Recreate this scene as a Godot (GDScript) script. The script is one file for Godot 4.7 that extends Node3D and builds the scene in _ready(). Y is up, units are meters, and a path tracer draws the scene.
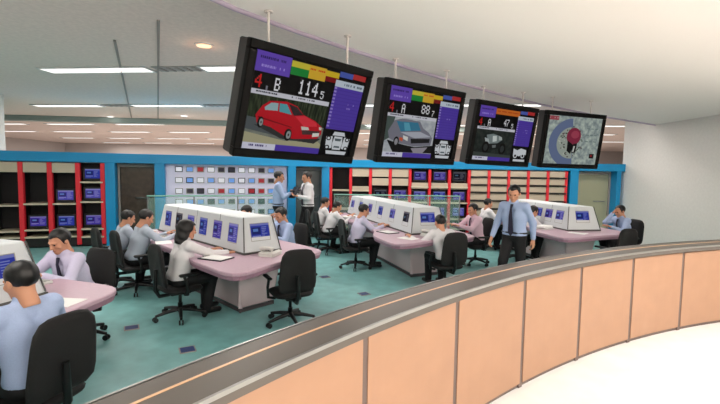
extends Node3D
# A control room seen from its viewing gallery: fanned operator consoles, hanging result screens, racks along a blue framed partition.

const CEIL := 3.4
const SOFFIT := 3.05
const ROLL := 0.9

var mats := {}
var taken := {}
var rng := RandomNumberGenerator.new()


# ---------------------------------------------------------------- mesh builder
class MB:
	var st := SurfaceTool.new()
	var count := 0

	func _init() -> void:
		st.begin(Mesh.PRIMITIVE_TRIANGLES)

	func smooth(g: int) -> void:
		st.set_smooth_group(g)

	func flat() -> void:
		st.set_smooth_group(-1)

	func tri(a: Vector3, b: Vector3, c: Vector3, n: Vector3, ua := Vector2.ZERO, ub := Vector2.ZERO, uc := Vector2.ZERO) -> void:
		var f := (a - c).cross(a - b)
		if f.length_squared() < 1e-16:
			return
		count += 1
		if f.dot(n) < 0.0:
			st.set_uv(ua); st.add_vertex(a); st.set_uv(uc); st.add_vertex(c); st.set_uv(ub); st.add_vertex(b)
		else:
			st.set_uv(ua); st.add_vertex(a); st.set_uv(ub); st.add_vertex(b); st.set_uv(uc); st.add_vertex(c)

	func quad(a: Vector3, b: Vector3, c: Vector3, d: Vector3, n: Vector3) -> void:
		tri(a, b, c, n)
		tri(a, c, d, n)

	# box with chamfered edges: 44 triangles
	func box(c: Vector3, s: Vector3, ch := 0.0, bs := Basis.IDENTITY) -> void:
		flat()
		var h := s * 0.5
		ch = minf(ch, minf(h.x, minf(h.y, h.z)) * 0.9)
		var ax := [Vector3.RIGHT, Vector3.UP, Vector3.BACK]
		for i in 3:
			for sg: float in [-1.0, 1.0]:
				var j := (i + 1) % 3
				var k := (i + 2) % 3
				var hj: float = h[j] - ch
				var hk: float = h[k] - ch
				var o: Vector3 = ax[i] * sg * h[i]
				var p := [o + ax[j] * hj + ax[k] * hk, o - ax[j] * hj + ax[k] * hk, o - ax[j] * hj - ax[k] * hk, o + ax[j] * hj - ax[k] * hk]
				quad(c + bs * p[0], c + bs * p[1], c + bs * p[2], c + bs * p[3], bs * (ax[i] * sg))
		if ch <= 0.0:
			return
		for i in 3:
			var j := (i + 1) % 3
			var k := (i + 2) % 3
			for sj: float in [-1.0, 1.0]:
				for sk: float in [-1.0, 1.0]:
					var e: Vector3 = ax[i] * (h[i] - ch)
					var a: Vector3 = ax[j] * sj * h[j] + ax[k] * sk * (h[k] - ch)
					var b: Vector3 = ax[j] * sj * (h[j] - ch) + ax[k] * sk * h[k]
					quad(c + bs * (a - e), c + bs * (a + e), c + bs * (b + e), c + bs * (b - e), bs * (ax[j] * sj + ax[k] * sk))
		for sx: float in [-1.0, 1.0]:
			for sy: float in [-1.0, 1.0]:
				for sz: float in [-1.0, 1.0]:
					var q := Vector3(sx, sy, sz)
					tri(c + bs * (q * Vector3(h.x, h.y - ch, h.z - ch)), c + bs * (q * Vector3(h.x - ch, h.y, h.z - ch)), c + bs * (q * Vector3(h.x - ch, h.y - ch, h.z)), bs * q)

	# rings of equal length joined from first to last, capped; rings must run counter-clockwise seen from above when going up
	func loft(rings: Array, g := -1, caps := true) -> void:
		var n: int = rings[0].size()
		st.set_smooth_group(g)
		for r in rings.size() - 1:
			var lo: PackedVector3Array = rings[r]
			var hi: PackedVector3Array = rings[r + 1]
			var mid := Vector3.ZERO
			for i in n:
				mid += lo[i] + hi[i]
			mid /= 2.0 * n
			for i in n:
				var j := (i + 1) % n
				# outward: tangent x up, by winding
				var t := (lo[j] - lo[i]) + (hi[j] - hi[i])
				var u := (hi[i] - lo[i]) + (hi[j] - lo[j])
				var nn := u.cross(t)
				quad(lo[i], lo[j], hi[j], hi[i], nn)
		if caps:
			flat()
			cap(rings[0], -1.0)
			cap(rings[rings.size() - 1], 1.0)

	func cap(ring: PackedVector3Array, sgn: float) -> void:
		var p2 := PackedVector2Array()
		var nrm := Vector3.ZERO
		for i in ring.size():
			var j := (i + 1) % ring.size()
			nrm += ring[i].cross(ring[j])
		nrm = -nrm.normalized()
		var ux := (ring[1] - ring[0]).normalized()
		var uy := nrm.cross(ux)
		for v in ring:
			p2.append(Vector2(v.dot(ux), v.dot(uy)))
		var t := Geometry2D.triangulate_polygon(p2)
		for i in range(0, t.size(), 3):
			tri(ring[t[i]], ring[t[i + 1]], ring[t[i + 2]], nrm * sgn)

	func tube(pts: Array, rad: Array, sides := 10, g := 1) -> void:
		var rings := []
		var ref := Vector3.UP
		for i in pts.size():
			var d: Vector3 = (pts[mini(i + 1, pts.size() - 1)] - pts[maxi(i - 1, 0)]).normalized()
			if absf(d.dot(ref)) > 0.95:
				ref = Vector3.RIGHT if absf(d.x) < 0.8 else Vector3.BACK
			var x := ref.cross(d).normalized()
			var y := d.cross(x)
			ref = y
			var ring := PackedVector3Array()
			for k in sides:
				var a := TAU * k / sides
				ring.append(pts[i] + (x * cos(a) + y * sin(a)) * rad[i])
			rings.append(ring)
		st.set_smooth_group(g)
		for r in rings.size() - 1:
			for k in sides:
				var l := (k + 1) % sides
				quad(rings[r][k], rings[r][l], rings[r + 1][l], rings[r + 1][k], (rings[r][k] + rings[r][l] - pts[r] * 2.0))
		flat()
		for k in sides:
			tri(pts[0], rings[0][k], rings[0][(k + 1) % sides], pts[0] - pts[1])
			var e := pts.size() - 1
			tri(pts[e], rings[e][k], rings[e][(k + 1) % sides], pts[e] - pts[e - 1])

	func ball(c: Vector3, r: Vector3, seg := 10, rows := 6, bs := Basis.IDENTITY) -> void:
		st.set_smooth_group(1)
		for i in rows:
			for j in seg:
				var q := []
				for e in [[i, j], [i + 1, j], [i + 1, j + 1], [i, j + 1]]:
					var th: float = PI * e[0] / rows
					var ph: float = TAU * e[1] / seg
					q.append(Vector3(sin(th) * cos(ph), cos(th), sin(th) * sin(ph)))
				quad(c + bs * (q[0] * r), c + bs * (q[1] * r), c + bs * (q[2] * r), c + bs * (q[3] * r), bs * (q[0] + q[1] + q[2] + q[3]))

	# a padded cushion in the XY plane (outline a rounded square), bulging to +z and -z, bent about y by bend
	func cushion(w: float, h: float, t: float, bend := 0.0, top_scale := 1.0, xf := Transform3D.IDENTITY) -> void:
		var seg := 28
		var rs := [0.0, 0.45, 0.8, 0.94, 1.0]
		var lift := [1.0, 0.97, 0.82, 0.5, 0.0]
		st.set_smooth_group(1)
		for side: float in [-1.0, 1.0]:
			for r in rs.size() - 1:
				for k in seg:
					var q := []
					for e in [[r, k], [r + 1, k], [r + 1, k + 1], [r, k + 1]]:
						var a: float = TAU * e[1] / seg
						var ca := cos(a)
						var sa := sin(a)
						var m := pow(pow(absf(ca), 5.0) + pow(absf(sa), 5.0), -0.2)
						var x: float = ca * m * rs[e[0]] * w * 0.5
						var y: float = sa * m * rs[e[0]] * h * 0.5
						x *= lerpf(1.0, top_scale, y / h + 0.5)
						q.append(xf * Vector3(x, y, side * lift[e[0]] * t * 0.5 - bend * (x * x) / (w * w * 0.25)))
					quad(q[0], q[1], q[2], q[3], xf.basis * Vector3(0, 0, side))

	func mesh(with_uv := false) -> ArrayMesh:
		st.generate_normals()
		return st.commit()


func ring_at(outline: PackedVector2Array, y: float, inset := 0.0, sc := 1.0, off := Vector2.ZERO) -> PackedVector3Array:
	var n := outline.size()
	var r := PackedVector3Array()
	for i in n:
		var p := outline[i]
		var a := (p - outline[(i + n - 1) % n]).normalized()
		var b := (outline[(i + 1) % n] - p).normalized()
		var na := Vector2(a.y, -a.x)
		var nb := Vector2(b.y, -b.x)
		var m := (na + nb).normalized()
		var q := p - m * (inset / maxf(0.4, m.dot(na)))
		q = q * sc + off
		r.append(Vector3(q.x, y, q.y))
	return r


# the loft helper wants the outline with positive area in (x, z)
func wind(o: PackedVector2Array) -> PackedVector2Array:
	var a := 0.0
	for i in o.size():
		a += o[i].cross(o[(i + 1) % o.size()])
	if a < 0.0:
		o.reverse()
	return o


func rounded(pts: Array, rads: Array, seg := 5) -> PackedVector2Array:
	var o := PackedVector2Array()
	var n := pts.size()
	for i in n:
		var p: Vector2 = pts[i]
		var a: Vector2 = pts[(i + n - 1) % n]
		var b: Vector2 = pts[(i + 1) % n]
		var r: float = rads[i]
		if r <= 0.0:
			o.append(p)
			continue
		var d1 := (a - p).normalized()
		var d2 := (b - p).normalized()
		var p1 := p + d1 * r
		var p2 := p + d2 * r
		for k in seg + 1:
			var t := float(k) / seg
			o.append(p1.lerp(p, t).lerp(p.lerp(p2, t), t))
	return wind(o)


func slab(outline: PackedVector2Array, y0: float, y1: float, ch := 0.006) -> ArrayMesh:
	var b := MB.new()
	b.loft([ring_at(outline, y0, ch), ring_at(outline, y0 + ch), ring_at(outline, y1 - ch), ring_at(outline, y1, ch)])
	return b.mesh()


# ---------------------------------------------------------------- scene helpers
func numbered(called: String) -> String:
	var k: int = taken.get(called, 0)
	taken[called] = k + 1
	return called if k == 0 else "%s_%03d" % [called, k]


func thing(called: String, label: String, category: String, at := Vector3.ZERO, turn := 0.0, group := "") -> Node3D:
	var o := Node3D.new()
	o.name = numbered(called)
	add_child(o, true)
	o.position = at
	o.rotation.y = turn
	o.set_meta("label", label)
	o.set_meta("category", category)
	if group:
		o.set_meta("group", group)
	return o


func part(called: String, m: Mesh, mt: Material, parent: Node3D, at := Transform3D.IDENTITY) -> MeshInstance3D:
	var o := MeshInstance3D.new()
	o.mesh = m
	o.material_override = mt
	var k := 0
	var nm := called
	while parent.has_node(NodePath(nm)):
		k += 1
		nm = "%s_%03d" % [called, k]
	o.name = nm
	parent.add_child(o, true)
	o.transform = at
	return o


func struct(called: String, m: Mesh, mt: Material, label: String, at := Transform3D.IDENTITY) -> MeshInstance3D:
	var o := MeshInstance3D.new()
	o.mesh = m
	o.material_override = mt
	o.name = numbered(called)
	add_child(o, true)
	o.transform = at
	o.set_meta("kind", "structure")
	o.set_meta("label", label)
	return o


func one(called: String, m: Mesh, mt: Material, label: String, category: String, at := Transform3D.IDENTITY, group := "") -> MeshInstance3D:
	var o := MeshInstance3D.new()
	o.mesh = m
	o.material_override = mt
	o.name = numbered(called)
	add_child(o, true)
	o.transform = at
	o.set_meta("label", label)
	o.set_meta("category", category)
	if group:
		o.set_meta("group", group)
	return o


func bx(s: Vector3, ch := 0.004, c := Vector3.ZERO) -> ArrayMesh:
	var b := MB.new()
	b.box(c, s, ch)
	return b.mesh()


func mat(c: Color, rough := 0.6, metal := 0.0) -> StandardMaterial3D:
	var m := StandardMaterial3D.new()
	m.albedo_color = c
	m.roughness = rough
	m.metallic = metal
	return m


func grain(m: StandardMaterial3D, freq: float, lo: float, scale_uv: float, bump := 0.0, seed_n := 1) -> StandardMaterial3D:
	var n := FastNoiseLite.new()
	n.seed = seed_n
	n.frequency = freq
	n.fractal_octaves = 4
	var t := NoiseTexture2D.new()
	t.width = 256
	t.height = 256
	t.seamless = true
	t.noise = n
	var g := Gradient.new()
	g.set_color(0, Color(lo, lo, lo))
	g.set_color(1, Color(1, 1, 1))
	t.color_ramp = g
	m.albedo_texture = t
	m.uv1_triplanar = true
	m.uv1_world_triplanar = true
	m.uv1_scale = Vector3.ONE * scale_uv
	if bump > 0.0:
		m.heightmap_enabled = true
		m.heightmap_texture = t
		m.heightmap_scale = bump
	return m


func glow(c: Color, e: float) -> StandardMaterial3D:
	var m := mat(c * 0.6 if e < 1.0 else Color(0.9, 0.9, 0.9), 0.5)
	m.emission_enabled = true
	m.emission = c
	m.emission_energy_multiplier = e
	return m


func face_screen(im: Image, e: float) -> StandardMaterial3D:
	var m := mat(Color(0.008, 0.008, 0.008), 0.3)
	m.metallic_specular = 0.15
	m.emission_enabled = true
	m.emission = Color.BLACK
	m.emission_texture = ImageTexture.create_from_image(im)
	m.emission_energy_multiplier = e
	m.texture_repeat = false
	return m


# a flat picture in the XY plane facing +z
func picture(w: float, h: float) -> ArrayMesh:
	var b := MB.new()
	b.flat()
	var p := [Vector3(-w / 2, h / 2, 0), Vector3(w / 2, h / 2, 0), Vector3(w / 2, -h / 2, 0), Vector3(-w / 2, -h / 2, 0)]
	b.tri(p[0], p[1], p[2], Vector3.BACK, Vector2(0, 0), Vector2(1, 0), Vector2(1, 1))
	b.tri(p[0], p[2], p[3], Vector3.BACK, Vector2(0, 0), Vector2(1, 1), Vector2(0, 1))
	return b.mesh()


# a frame of four bars in the XY plane, opening w x h, border bw, from z0 to z1
func frame_bars(w: float, h: float, bw: float, z0: float, z1: float, ch := 0.004) -> ArrayMesh:
	var b := MB.new()
	var zc := (z0 + z1) / 2
	var d := z1 - z0
	b.box(Vector3(0, h / 2 + bw / 2, zc), Vector3(w + bw * 2, bw, d), ch)
	b.box(Vector3(0, -h / 2 - bw / 2, zc), Vector3(w + bw * 2, bw, d), ch)
	b.box(Vector3(w / 2 + bw / 2, 0, zc), Vector3(bw, h, d), ch)
	b.box(Vector3(-w / 2 - bw / 2, 0, zc), Vector3(bw, h, d), ch)
	return b.mesh()


# ---------------------------------------------------------------- drawing the pictures on the screens
const FONT := {"0": [14, 17, 17, 17, 17, 17, 14], "1": [4, 12, 4, 4, 4, 4, 14], "4": [2, 6, 10, 18, 31, 2, 2], "5": [31, 16, 30, 1, 1, 17, 14], "7": [31, 1, 2, 4, 8, 8, 8], "8": [14, 17, 17, 14, 17, 17, 14], "B": [30, 17, 17, 30, 17, 17, 30], "A": [14, 17, 17, 31, 17, 17, 17], ".": [0, 0, 0, 0, 0, 12, 12]}


func put_text(im: Image, s: String, x: int, y: int, sx: int, sy: int, c: Color) -> void:
	for ch in s:
		var g: Array = FONT[ch]
		for r in 7:
			for k in 5:
				if int(g[r]) & (16 >> k):
					im.fill_rect(Rect2i(x + k * sx, y + r * sy, sx + (sx / 3), sy), c)
		x += 6 * sx if ch != "." else 5 * sx


func fill_poly(im: Image, pts: Array, c: Color) -> void:
	var y0 := 1e9
	var y1 := -1e9
	for p: Vector2 in pts:
		y0 = minf(y0, p.y)
		y1 = maxf(y1, p.y)
	for y in range(maxi(0, int(y0)), mini(im.get_height(), int(y1) + 1)):
		var xs := []
		for i in pts.size():
			var a: Vector2 = pts[i]
			var b: Vector2 = pts[(i + 1) % pts.size()]
			if (a.y <= y and b.y > y) or (b.y <= y and a.y > y):
				xs.append(a.x + (y - a.y) / (b.y - a.y) * (b.x - a.x))
		xs.sort()
		for i in range(0, xs.size() - 1, 2):
			var xa := maxi(0, int(xs[i]))
			var xb := mini(im.get_width(), int(xs[i + 1]) + 1)
			if xb > xa:
				im.fill_rect(Rect2i(xa, y, xb - xa, 1), c)


func fill_oval(im: Image, c: Vector2, r: Vector2, col: Color) -> void:
	var p := []
	for i in 24:
		p.append(c + Vector2(cos(TAU * i / 24) * r.x, sin(TAU * i / 24) * r.y))
	fill_poly(im, p, col)


func mapped(box: Rect2, pts: Array) -> Array:
	var o := []
	for i in range(0, pts.size(), 2):
		o.append(box.position + Vector2(pts[i], pts[i + 1]) * box.size)
	return o


func smear(im: Image, area: Rect2i, base: Color, amount: float, fx: float, fy: float, s: int) -> void:
	var n := FastNoiseLite.new()
	n.seed = s
	n.frequency = 1.0
	for y in range(area.position.y, area.end.y):
		for x in range(area.position.x, area.end.x):
			var v := n.get_noise_2d(x * fx, y * fy) * amount
			im.set_pixel(x, y, Color(clampf(base.r + v, 0, 1), clampf(base.g + v, 0, 1), clampf(base.b + v * 0.8, 0, 1)))


func small_print(im: Image, area: Rect2i, rows: int, c: Color, s: int, fillness := 0.5) -> void:
	var r := RandomNumberGenerator.new()
	r.seed = s
	for i in rows:
		var y := area.position.y + int((i + 0.3) * area.size.y / rows)
		var x := area.position.x
		while x < area.end.x - 3:
			var w := r.randi_range(2, 7)
			if r.randf() < fillness:
				im.fill_rect(Rect2i(x, y, mini(w, area.end.x - x), maxi(1, int(area.size.y * 0.4 / rows))), c)
			x += w + 2


# the display common to three of the hanging screens: header, bars, figures, photograph, list, vehicle diagram
func result_image(which: int) -> Image:
	var W := 480
	var H := 320
	var im := Image.create(W, H, false, Image.FORMAT_RGB8)
	im.fill(Color(0.02, 0.02, 0.03))
	var purple := Color(0.33, 0.24, 0.68)
	var ph := Rect2(0, 0.42 * H, 0.68 * W, 0.51 * H)
	# header
	im.fill_rect(Rect2i(0, 0, int(0.28 * W), int(0.2 * H)), Color(0.42, 0.3, 0.75))
	small_print(im, Rect2i(12, 8, 108, 22), 1, Color(0.2, 0.14, 0.42), 3, 0.8)
	small_print(im, Rect2i(24, 34, 90, 20), 1, Color(0.68, 0.6, 0.92), 5, 0.8)
	var top_y := int(0.02 * H)
	if which < 2:
		im.fill_rect(Rect2i(135, top_y, 75, 22), Color(0.85, 0.8, 0.25))
		im.fill_rect(Rect2i(135, top_y + 20, 75, 26), Color(0.1, 0.55, 0.22))
		im.fill_rect(Rect2i(210, top_y, 75, 46), Color(0.9, 0.72, 0.2))
		small_print(im, Rect2i(214, top_y + 6, 68, 16), 1, Color(0.85, 0.25, 0.1), 8, 0.85)
		im.fill_rect(Rect2i(285, top_y + 4, 62, 20), Color(0.88, 0.75, 0.15))
		im.fill_rect(Rect2i(285, top_y + 24, 62, 18), Color(0.5, 0.06, 0.08))
	else:
		im.fill_rect(Rect2i(135, top_y, 210, 34), Color(0.85, 0.45, 0.15))
		small_print(im, Rect2i(150, top_y + 8, 180, 16), 1, Color(0.7, 0.2, 0.08), 8, 0.8)
	im.fill_rect(Rect2i(348, 2, 66, 20), Color(0.3, 0.38, 0.72))
	im.fill_rect(Rect2i(414, 0, 66, 20), Color(0.75, 0.2, 0.2))
	# figures
	var white := Color(0.94, 0.94, 0.96)
	put_text(im, "4", 10, 72, 5, 6, Color(0.85, 0.12, 0.12))
	put_text(im, ".", 50, 70, 3, 7, Color(0.5, 0.5, 0.55))
	put_text(im, "B" if which == 0 else "A", 84, 74, 4, 6, white)
	if which == 0:
		put_text(im, "114", 178, 62, 5, 7, white)
		put_text(im, "5", 278, 86, 3, 4, white)
	elif which == 1:
		put_text(im, "88", 212, 64, 5, 6, white)
		put_text(im, "7", 286, 86, 3, 4, white)
	else:
		put_text(im, "47", 218, 64, 4, 6, white)
		put_text(im, "5", 286, 86, 3, 4, white)
	im.fill_rect(Rect2i(0, 120, int(0.68 * W), 16), Color(0.86, 0.86, 0.9))
	small_print(im, Rect2i(20, 120, 90, 14), 1, Color(0.15, 0.15, 0.2), 12, 0.7)
	small_print(im, Rect2i(150, 120, 110, 14), 1, Color(0.3, 0.3, 0.35), 14, 0.5)
	# list panel
	im.fill_rect(Rect2i(336, 34, 144, 24), Color(0.8, 0.85, 0.9))
	small_print(im, Rect2i(380, 36, 90, 20), 1, Color(0.25, 0.35, 0.4), 21, 0.6)
	im.fill_rect(Rect2i(336, 58, 144, 160), purple)
	for r in 12:
		im.fill_rect(Rect2i(337, 60 + r * 13, 12, 7), Color(0.62, 0.55, 0.85))
		im.fill_rect(Rect2i(352, 69 + r * 13, 124, 1), Color(0.26, 0.18, 0.56))
	small_print(im, Rect2i(400, 110, 50, 30), 2, Color(0.6, 0.52, 0.85), 30 + which, 0.4)
	# foot
	im.fill_rect(Rect2i(0, 298, 130, 22), Color(0.88, 0.88, 0.95))
	small_print(im, Rect2i(26, 298, 80, 18), 1, Color(0.25, 0.2, 0.45), 40, 0.5)
	im.fill_rect(Rect2i(130, 298, int(0.68 * W) - 130, 22), purple)
	# vehicle diagram, opened out flat
	var d := Rect2(346, 226, 126, 90)
	var ink := Color(0.88, 0.9, 0.92)
	if which < 2:
		fill_poly(im, mapped(d, [0.3, 0.0, 0.7, 0.0, 0.76, 0.16, 0.24, 0.16]), ink)
		fill_poly(im, mapped(d, [0.02, 0.24, 0.26, 0.2, 0.3, 0.72, 0.06, 0.78]), ink)
		fill_poly(im, mapped(d, [0.98, 0.24, 0.74, 0.2, 0.7, 0.72, 0.94, 0.78]), ink)
		fill_poly(im, mapped(d, [0.34, 0.2, 0.66, 0.2, 0.7, 0.5, 0.66, 0.78, 0.34, 0.78, 0.3, 0.5]), ink)
		fill_poly(im, mapped(d, [0.1, 0.84, 0.95, 0.84, 0.9, 1.0, 0.14, 1.0]), ink)
		for q in [[0.12, 0.3], [0.12, 0.7], [0.88, 0.3], [0.88, 0.7]]:
			fill_oval(im, d.position + Vector2(q[0], q[1]) * d.size, Vector2(11, 9), Color(0.05, 0.05, 0.05))
			fill_oval(im, d.position + Vector2(q[0], q[1]) * d.size, Vector2(6, 5), ink)
		fill_poly(im, mapped(d, [0.36, 0.28, 0.64, 0.28, 0.6, 0.4, 0.4, 0.4]), Color(0.35, 0.4, 0.42))
		fill_poly(im, mapped(d, [0.4, 0.62, 0.6, 0.62, 0.63, 0.7, 0.37, 0.7]), Color(0.35, 0.4, 0.42))
	else:
		fill_poly(im, mapped(d, [0.0, 0.1, 0.3, 0.2, 0.55, 0.05, 0.95, 0.15, 0.98, 0.5, 0.7, 0.45, 0.5, 0.62, 0.2, 0.55, 0.05, 0.62]), ink)
		fill_oval(im, d.position + Vector2(0.2, 0.6) * d.size, Vector2(17, 15), ink)
		fill_oval(im, d.position + Vector2(0.2, 0.6) * d.size, Vector2(9, 8), Color(0.05, 0.05, 0.05))
		fill_oval(im, d.position + Vector2(0.75, 0.58) * d.size, Vector2(17, 15), ink)
		fill_oval(im, d.position + Vector2(0.75, 0.58) * d.size, Vector2(9, 8), Color(0.05, 0.05, 0.05))
		fill_poly(im, mapped(d, [0.1, 0.84, 0.95, 0.84, 0.95, 1.0, 0.1, 1.0]), ink)
	# photograph
	var pr := Rect2i(0, 136, int(0.68 * W), 162)
	if which == 0:
		smear(im, Rect2i(0, 136, pr.size.x, 96), Color(0.16, 0.2, 0.13), 0.2, 0.09, 0.012, 4)
		smear(im, Rect2i(0, 218, pr.size.x, 80), Color(0.48, 0.5, 0.46), 0.1, 0.02, 0.05, 6)
		fill_poly(im, mapped(ph, [0.0, 0.46, 0.3, 0.52, 0.6, 0.86, 0.0, 0.72]), Color(0.33, 0.36, 0.37))
		fill_poly(im, mapped(ph, [0.0, 0.78, 0.5, 0.9, 0.95, 0.84, 1.0, 0.9, 1.0, 1.0, 0.0, 1.0]), Color(0.7, 0.68, 0.55))
		fill_poly(im, mapped(ph, [0.1, 0.62, 0.45, 0.86, 0.9, 0.9, 0.98, 0.78, 0.5, 0.6]), Color(0.2, 0.2, 0.2))
		var red := Color(0.78, 0.07, 0.14)
		fill_poly(im, mapped(ph, [0.1, 0.42, 0.16, 0.22, 0.24, 0.1, 0.44, 0.06, 0.58, 0.12, 0.68, 0.28, 0.86, 0.38, 0.97, 0.5, 0.98, 0.66, 0.93, 0.78, 0.6, 0.84, 0.5, 0.8, 0.3, 0.64, 0.13, 0.58]), red)
		fill_poly(im, mapped(ph, [0.58, 0.34, 0.7, 0.3, 0.88, 0.42, 0.9, 0.5, 0.72, 0.54]), Color(0.9, 0.2, 0.26))
		fill_poly(im, mapped(ph, [0.19, 0.24, 0.26, 0.13, 0.34, 0.12, 0.35, 0.28, 0.2, 0.3]), Color(0.62, 0.74, 0.76))
		fill_poly(im, mapped(ph, [0.36, 0.12, 0.45, 0.12, 0.53, 0.32, 0.37, 0.29]), Color(0.35, 0.66, 0.7))
		fill_poly(im, mapped(ph, [0.47, 0.1, 0.58, 0.14, 0.68, 0.29, 0.56, 0.33]), Color(0.2, 0.16, 0.17))
		fill_poly(im, mapped(ph, [0.13, 0.44, 0.56, 0.58, 0.56, 0.6, 0.13, 0.47]), Color(0.5, 0.03, 0.08))
		fill_poly(im, mapped(ph, [0.7, 0.62, 0.95, 0.6, 0.95, 0.68, 0.72, 0.72]), Color(0.3, 0.2, 0.2))
		fill_poly(im, mapped(ph, [0.68, 0.54, 0.78, 0.54, 0.8, 0.6, 0.7, 0.62]), Color(0.85, 0.85, 0.8))
		fill_poly(im, mapped(ph, [0.93, 0.5, 0.97, 0.51, 0.97, 0.57, 0.94, 0.57]), Color(0.85, 0.85, 0.8))
		fill_poly(im, mapped(ph, [0.86, 0.66, 0.95, 0.64, 0.95, 0.72, 0.86, 0.75]), Color(0.92, 0.92, 0.88))
		for q in [[0.17, 0.56, 11.0, 19.0], [0.53, 0.76, 15.0, 22.0]]:
			fill_oval(im, ph.position + Vector2(q[0], q[1]) * ph.size, Vector2(q[2], q[3]), Color(0.06, 0.06, 0.06))
			fill_oval(im, ph.position + Vector2(q[0] + 0.008, q[1]) * ph.size, Vector2(q[2] * 0.62, q[3] * 0.66), Color(0.6, 0.62, 0.62))
			fill_oval(im, ph.position + Vector2(q[0] + 0.008, q[1]) * ph.size, Vector2(q[2] * 0.2, q[3] * 0.22), Color(0.25, 0.25, 0.25))
	elif which == 1:
		smear(im, pr, Color(0.72, 0.74, 0.76), 0.14, 0.02, 0.03, 9)
		fill_poly(im, mapped(ph, [0.0, 0.0, 0.16, 0.0, 0.1, 0.6, 0.0, 0.7]), Color(0.3, 0.36, 0.34))
		var grey := Color(0.5, 0.5, 0.55)
		fill_poly(im, mapped(ph, [0.06, 0.42, 0.16, 0.1, 0.3, 0.03, 0.66, 0.06, 0.74, 0.24, 0.88, 0.36, 0.97, 0.52, 0.95, 0.74, 0.6, 0.8, 0.32, 0.74, 0.1, 0.62]), grey)
		fill_poly(im, mapped(ph, [0.2, 0.12, 0.62, 0.1, 0.7, 0.32, 0.3, 0.4]), Color(0.22, 0.5, 0.62))
		fill_poly(im, mapped(ph, [0.34, 0.14, 0.44, 0.13, 0.5, 0.35, 0.38, 0.37]), Color(0.36, 0.66, 0.75))
		fill_poly(im, mapped(ph, [0.3, 0.42, 0.7, 0.36, 0.94, 0.48, 0.6, 0.56]), Color(0.72, 0.73, 0.78))
		fill_poly(im, mapped(ph, [0.52, 0.58, 0.92, 0.54, 0.92, 0.66, 0.54, 0.72]), Color(0.12, 0.12, 0.13))
		fill_poly(im, mapped(ph, [0.36, 0.5, 0.46, 0.54, 0.46, 0.66, 0.37, 0.6]), Color(0.9, 0.9, 0.88))
		fill_poly(im, mapped(ph, [0.3, 0.56, 0.36, 0.58, 0.36, 0.68, 0.3, 0.64]), Color(0.85, 0.35, 0.2))
		fill_poly(im, mapped(ph, [0.06, 0.66, 0.34, 0.76, 0.62, 0.82, 1.0, 0.74, 1.0, 0.98, 0.2, 1.0]), Color(0.07, 0.07, 0.08))
		fill_poly(im, mapped(ph, [0.55, 0.86, 0.9, 0.8, 0.8, 1.0, 0.62, 1.0]), Color(0.62, 0.6, 0.64))
		fill_oval(im, ph.position + Vector2(0.24, 0.7) * ph.size, Vector2(17, 24), Color(0.05, 0.05, 0.05))
		fill_oval(im, ph.position + Vector2(0.24, 0.7) * ph.size, Vector2(10, 15), Color(0.6, 0.6, 0.62))
	else:
		smear(im, pr, Color(0.14, 0.17, 0.16), 0.09, 0.02, 0.02, 11)
		fill_poly(im, mapped(ph, [0.28, 0.2, 0.44, 0.14, 0.62, 0.2, 0.7, 0.34, 0.56, 0.5, 0.36, 0.52]), Color(0.5, 0.55, 0.55))
		fill_poly(im, mapped(ph, [0.44, 0.22, 0.54, 0.2, 0.56, 0.4, 0.46, 0.44]), Color(0.85, 0.88, 0.87))
		fill_poly(im, mapped(ph, [0.6, 0.2, 0.68, 0.24, 0.7, 0.34, 0.62, 0.36]), Color(0.72, 0.75, 0.74))
		fill_poly(im, mapped(ph, [0.24, 0.3, 0.34, 0.34, 0.4, 0.56, 0.3, 0.58]), Color(0.7, 0.74, 0.74))
		fill_oval(im, ph.position + Vector2(0.3, 0.66) * ph.size, Vector2(30, 36), Color(0.03, 0.03, 0.03))
		fill_oval(im, ph.position + Vector2(0.3, 0.66) * ph.size, Vector2(17, 21), Color(0.2, 0.22, 0.22))
		fill_oval(im, ph.position + Vector2(0.74, 0.68) * ph.size, Vector2(30, 36), Color(0.03, 0.03, 0.03))
		fill_oval(im, ph.position + Vector2(0.74, 0.68) * ph.size, Vector2(17, 21), Color(0.2, 0.22, 0.22))
		fill_poly(im, mapped(ph, [0.36, 0.52, 0.66, 0.46, 0.7, 0.66, 0.42, 0.74]), Color(0.1, 0.11, 0.12))
		fill_poly(im, mapped(ph, [0.46, 0.56, 0.56, 0.54, 0.56, 0.64, 0.48, 0.66]), Color(0.45, 0.48, 0.48))
		fill_poly(im, mapped(ph, [0.0, 0.84, 1.0, 0.9, 1.0, 1.0, 0.0, 1.0]), Color(0.25, 0.28, 0.27))
	return im


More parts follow.
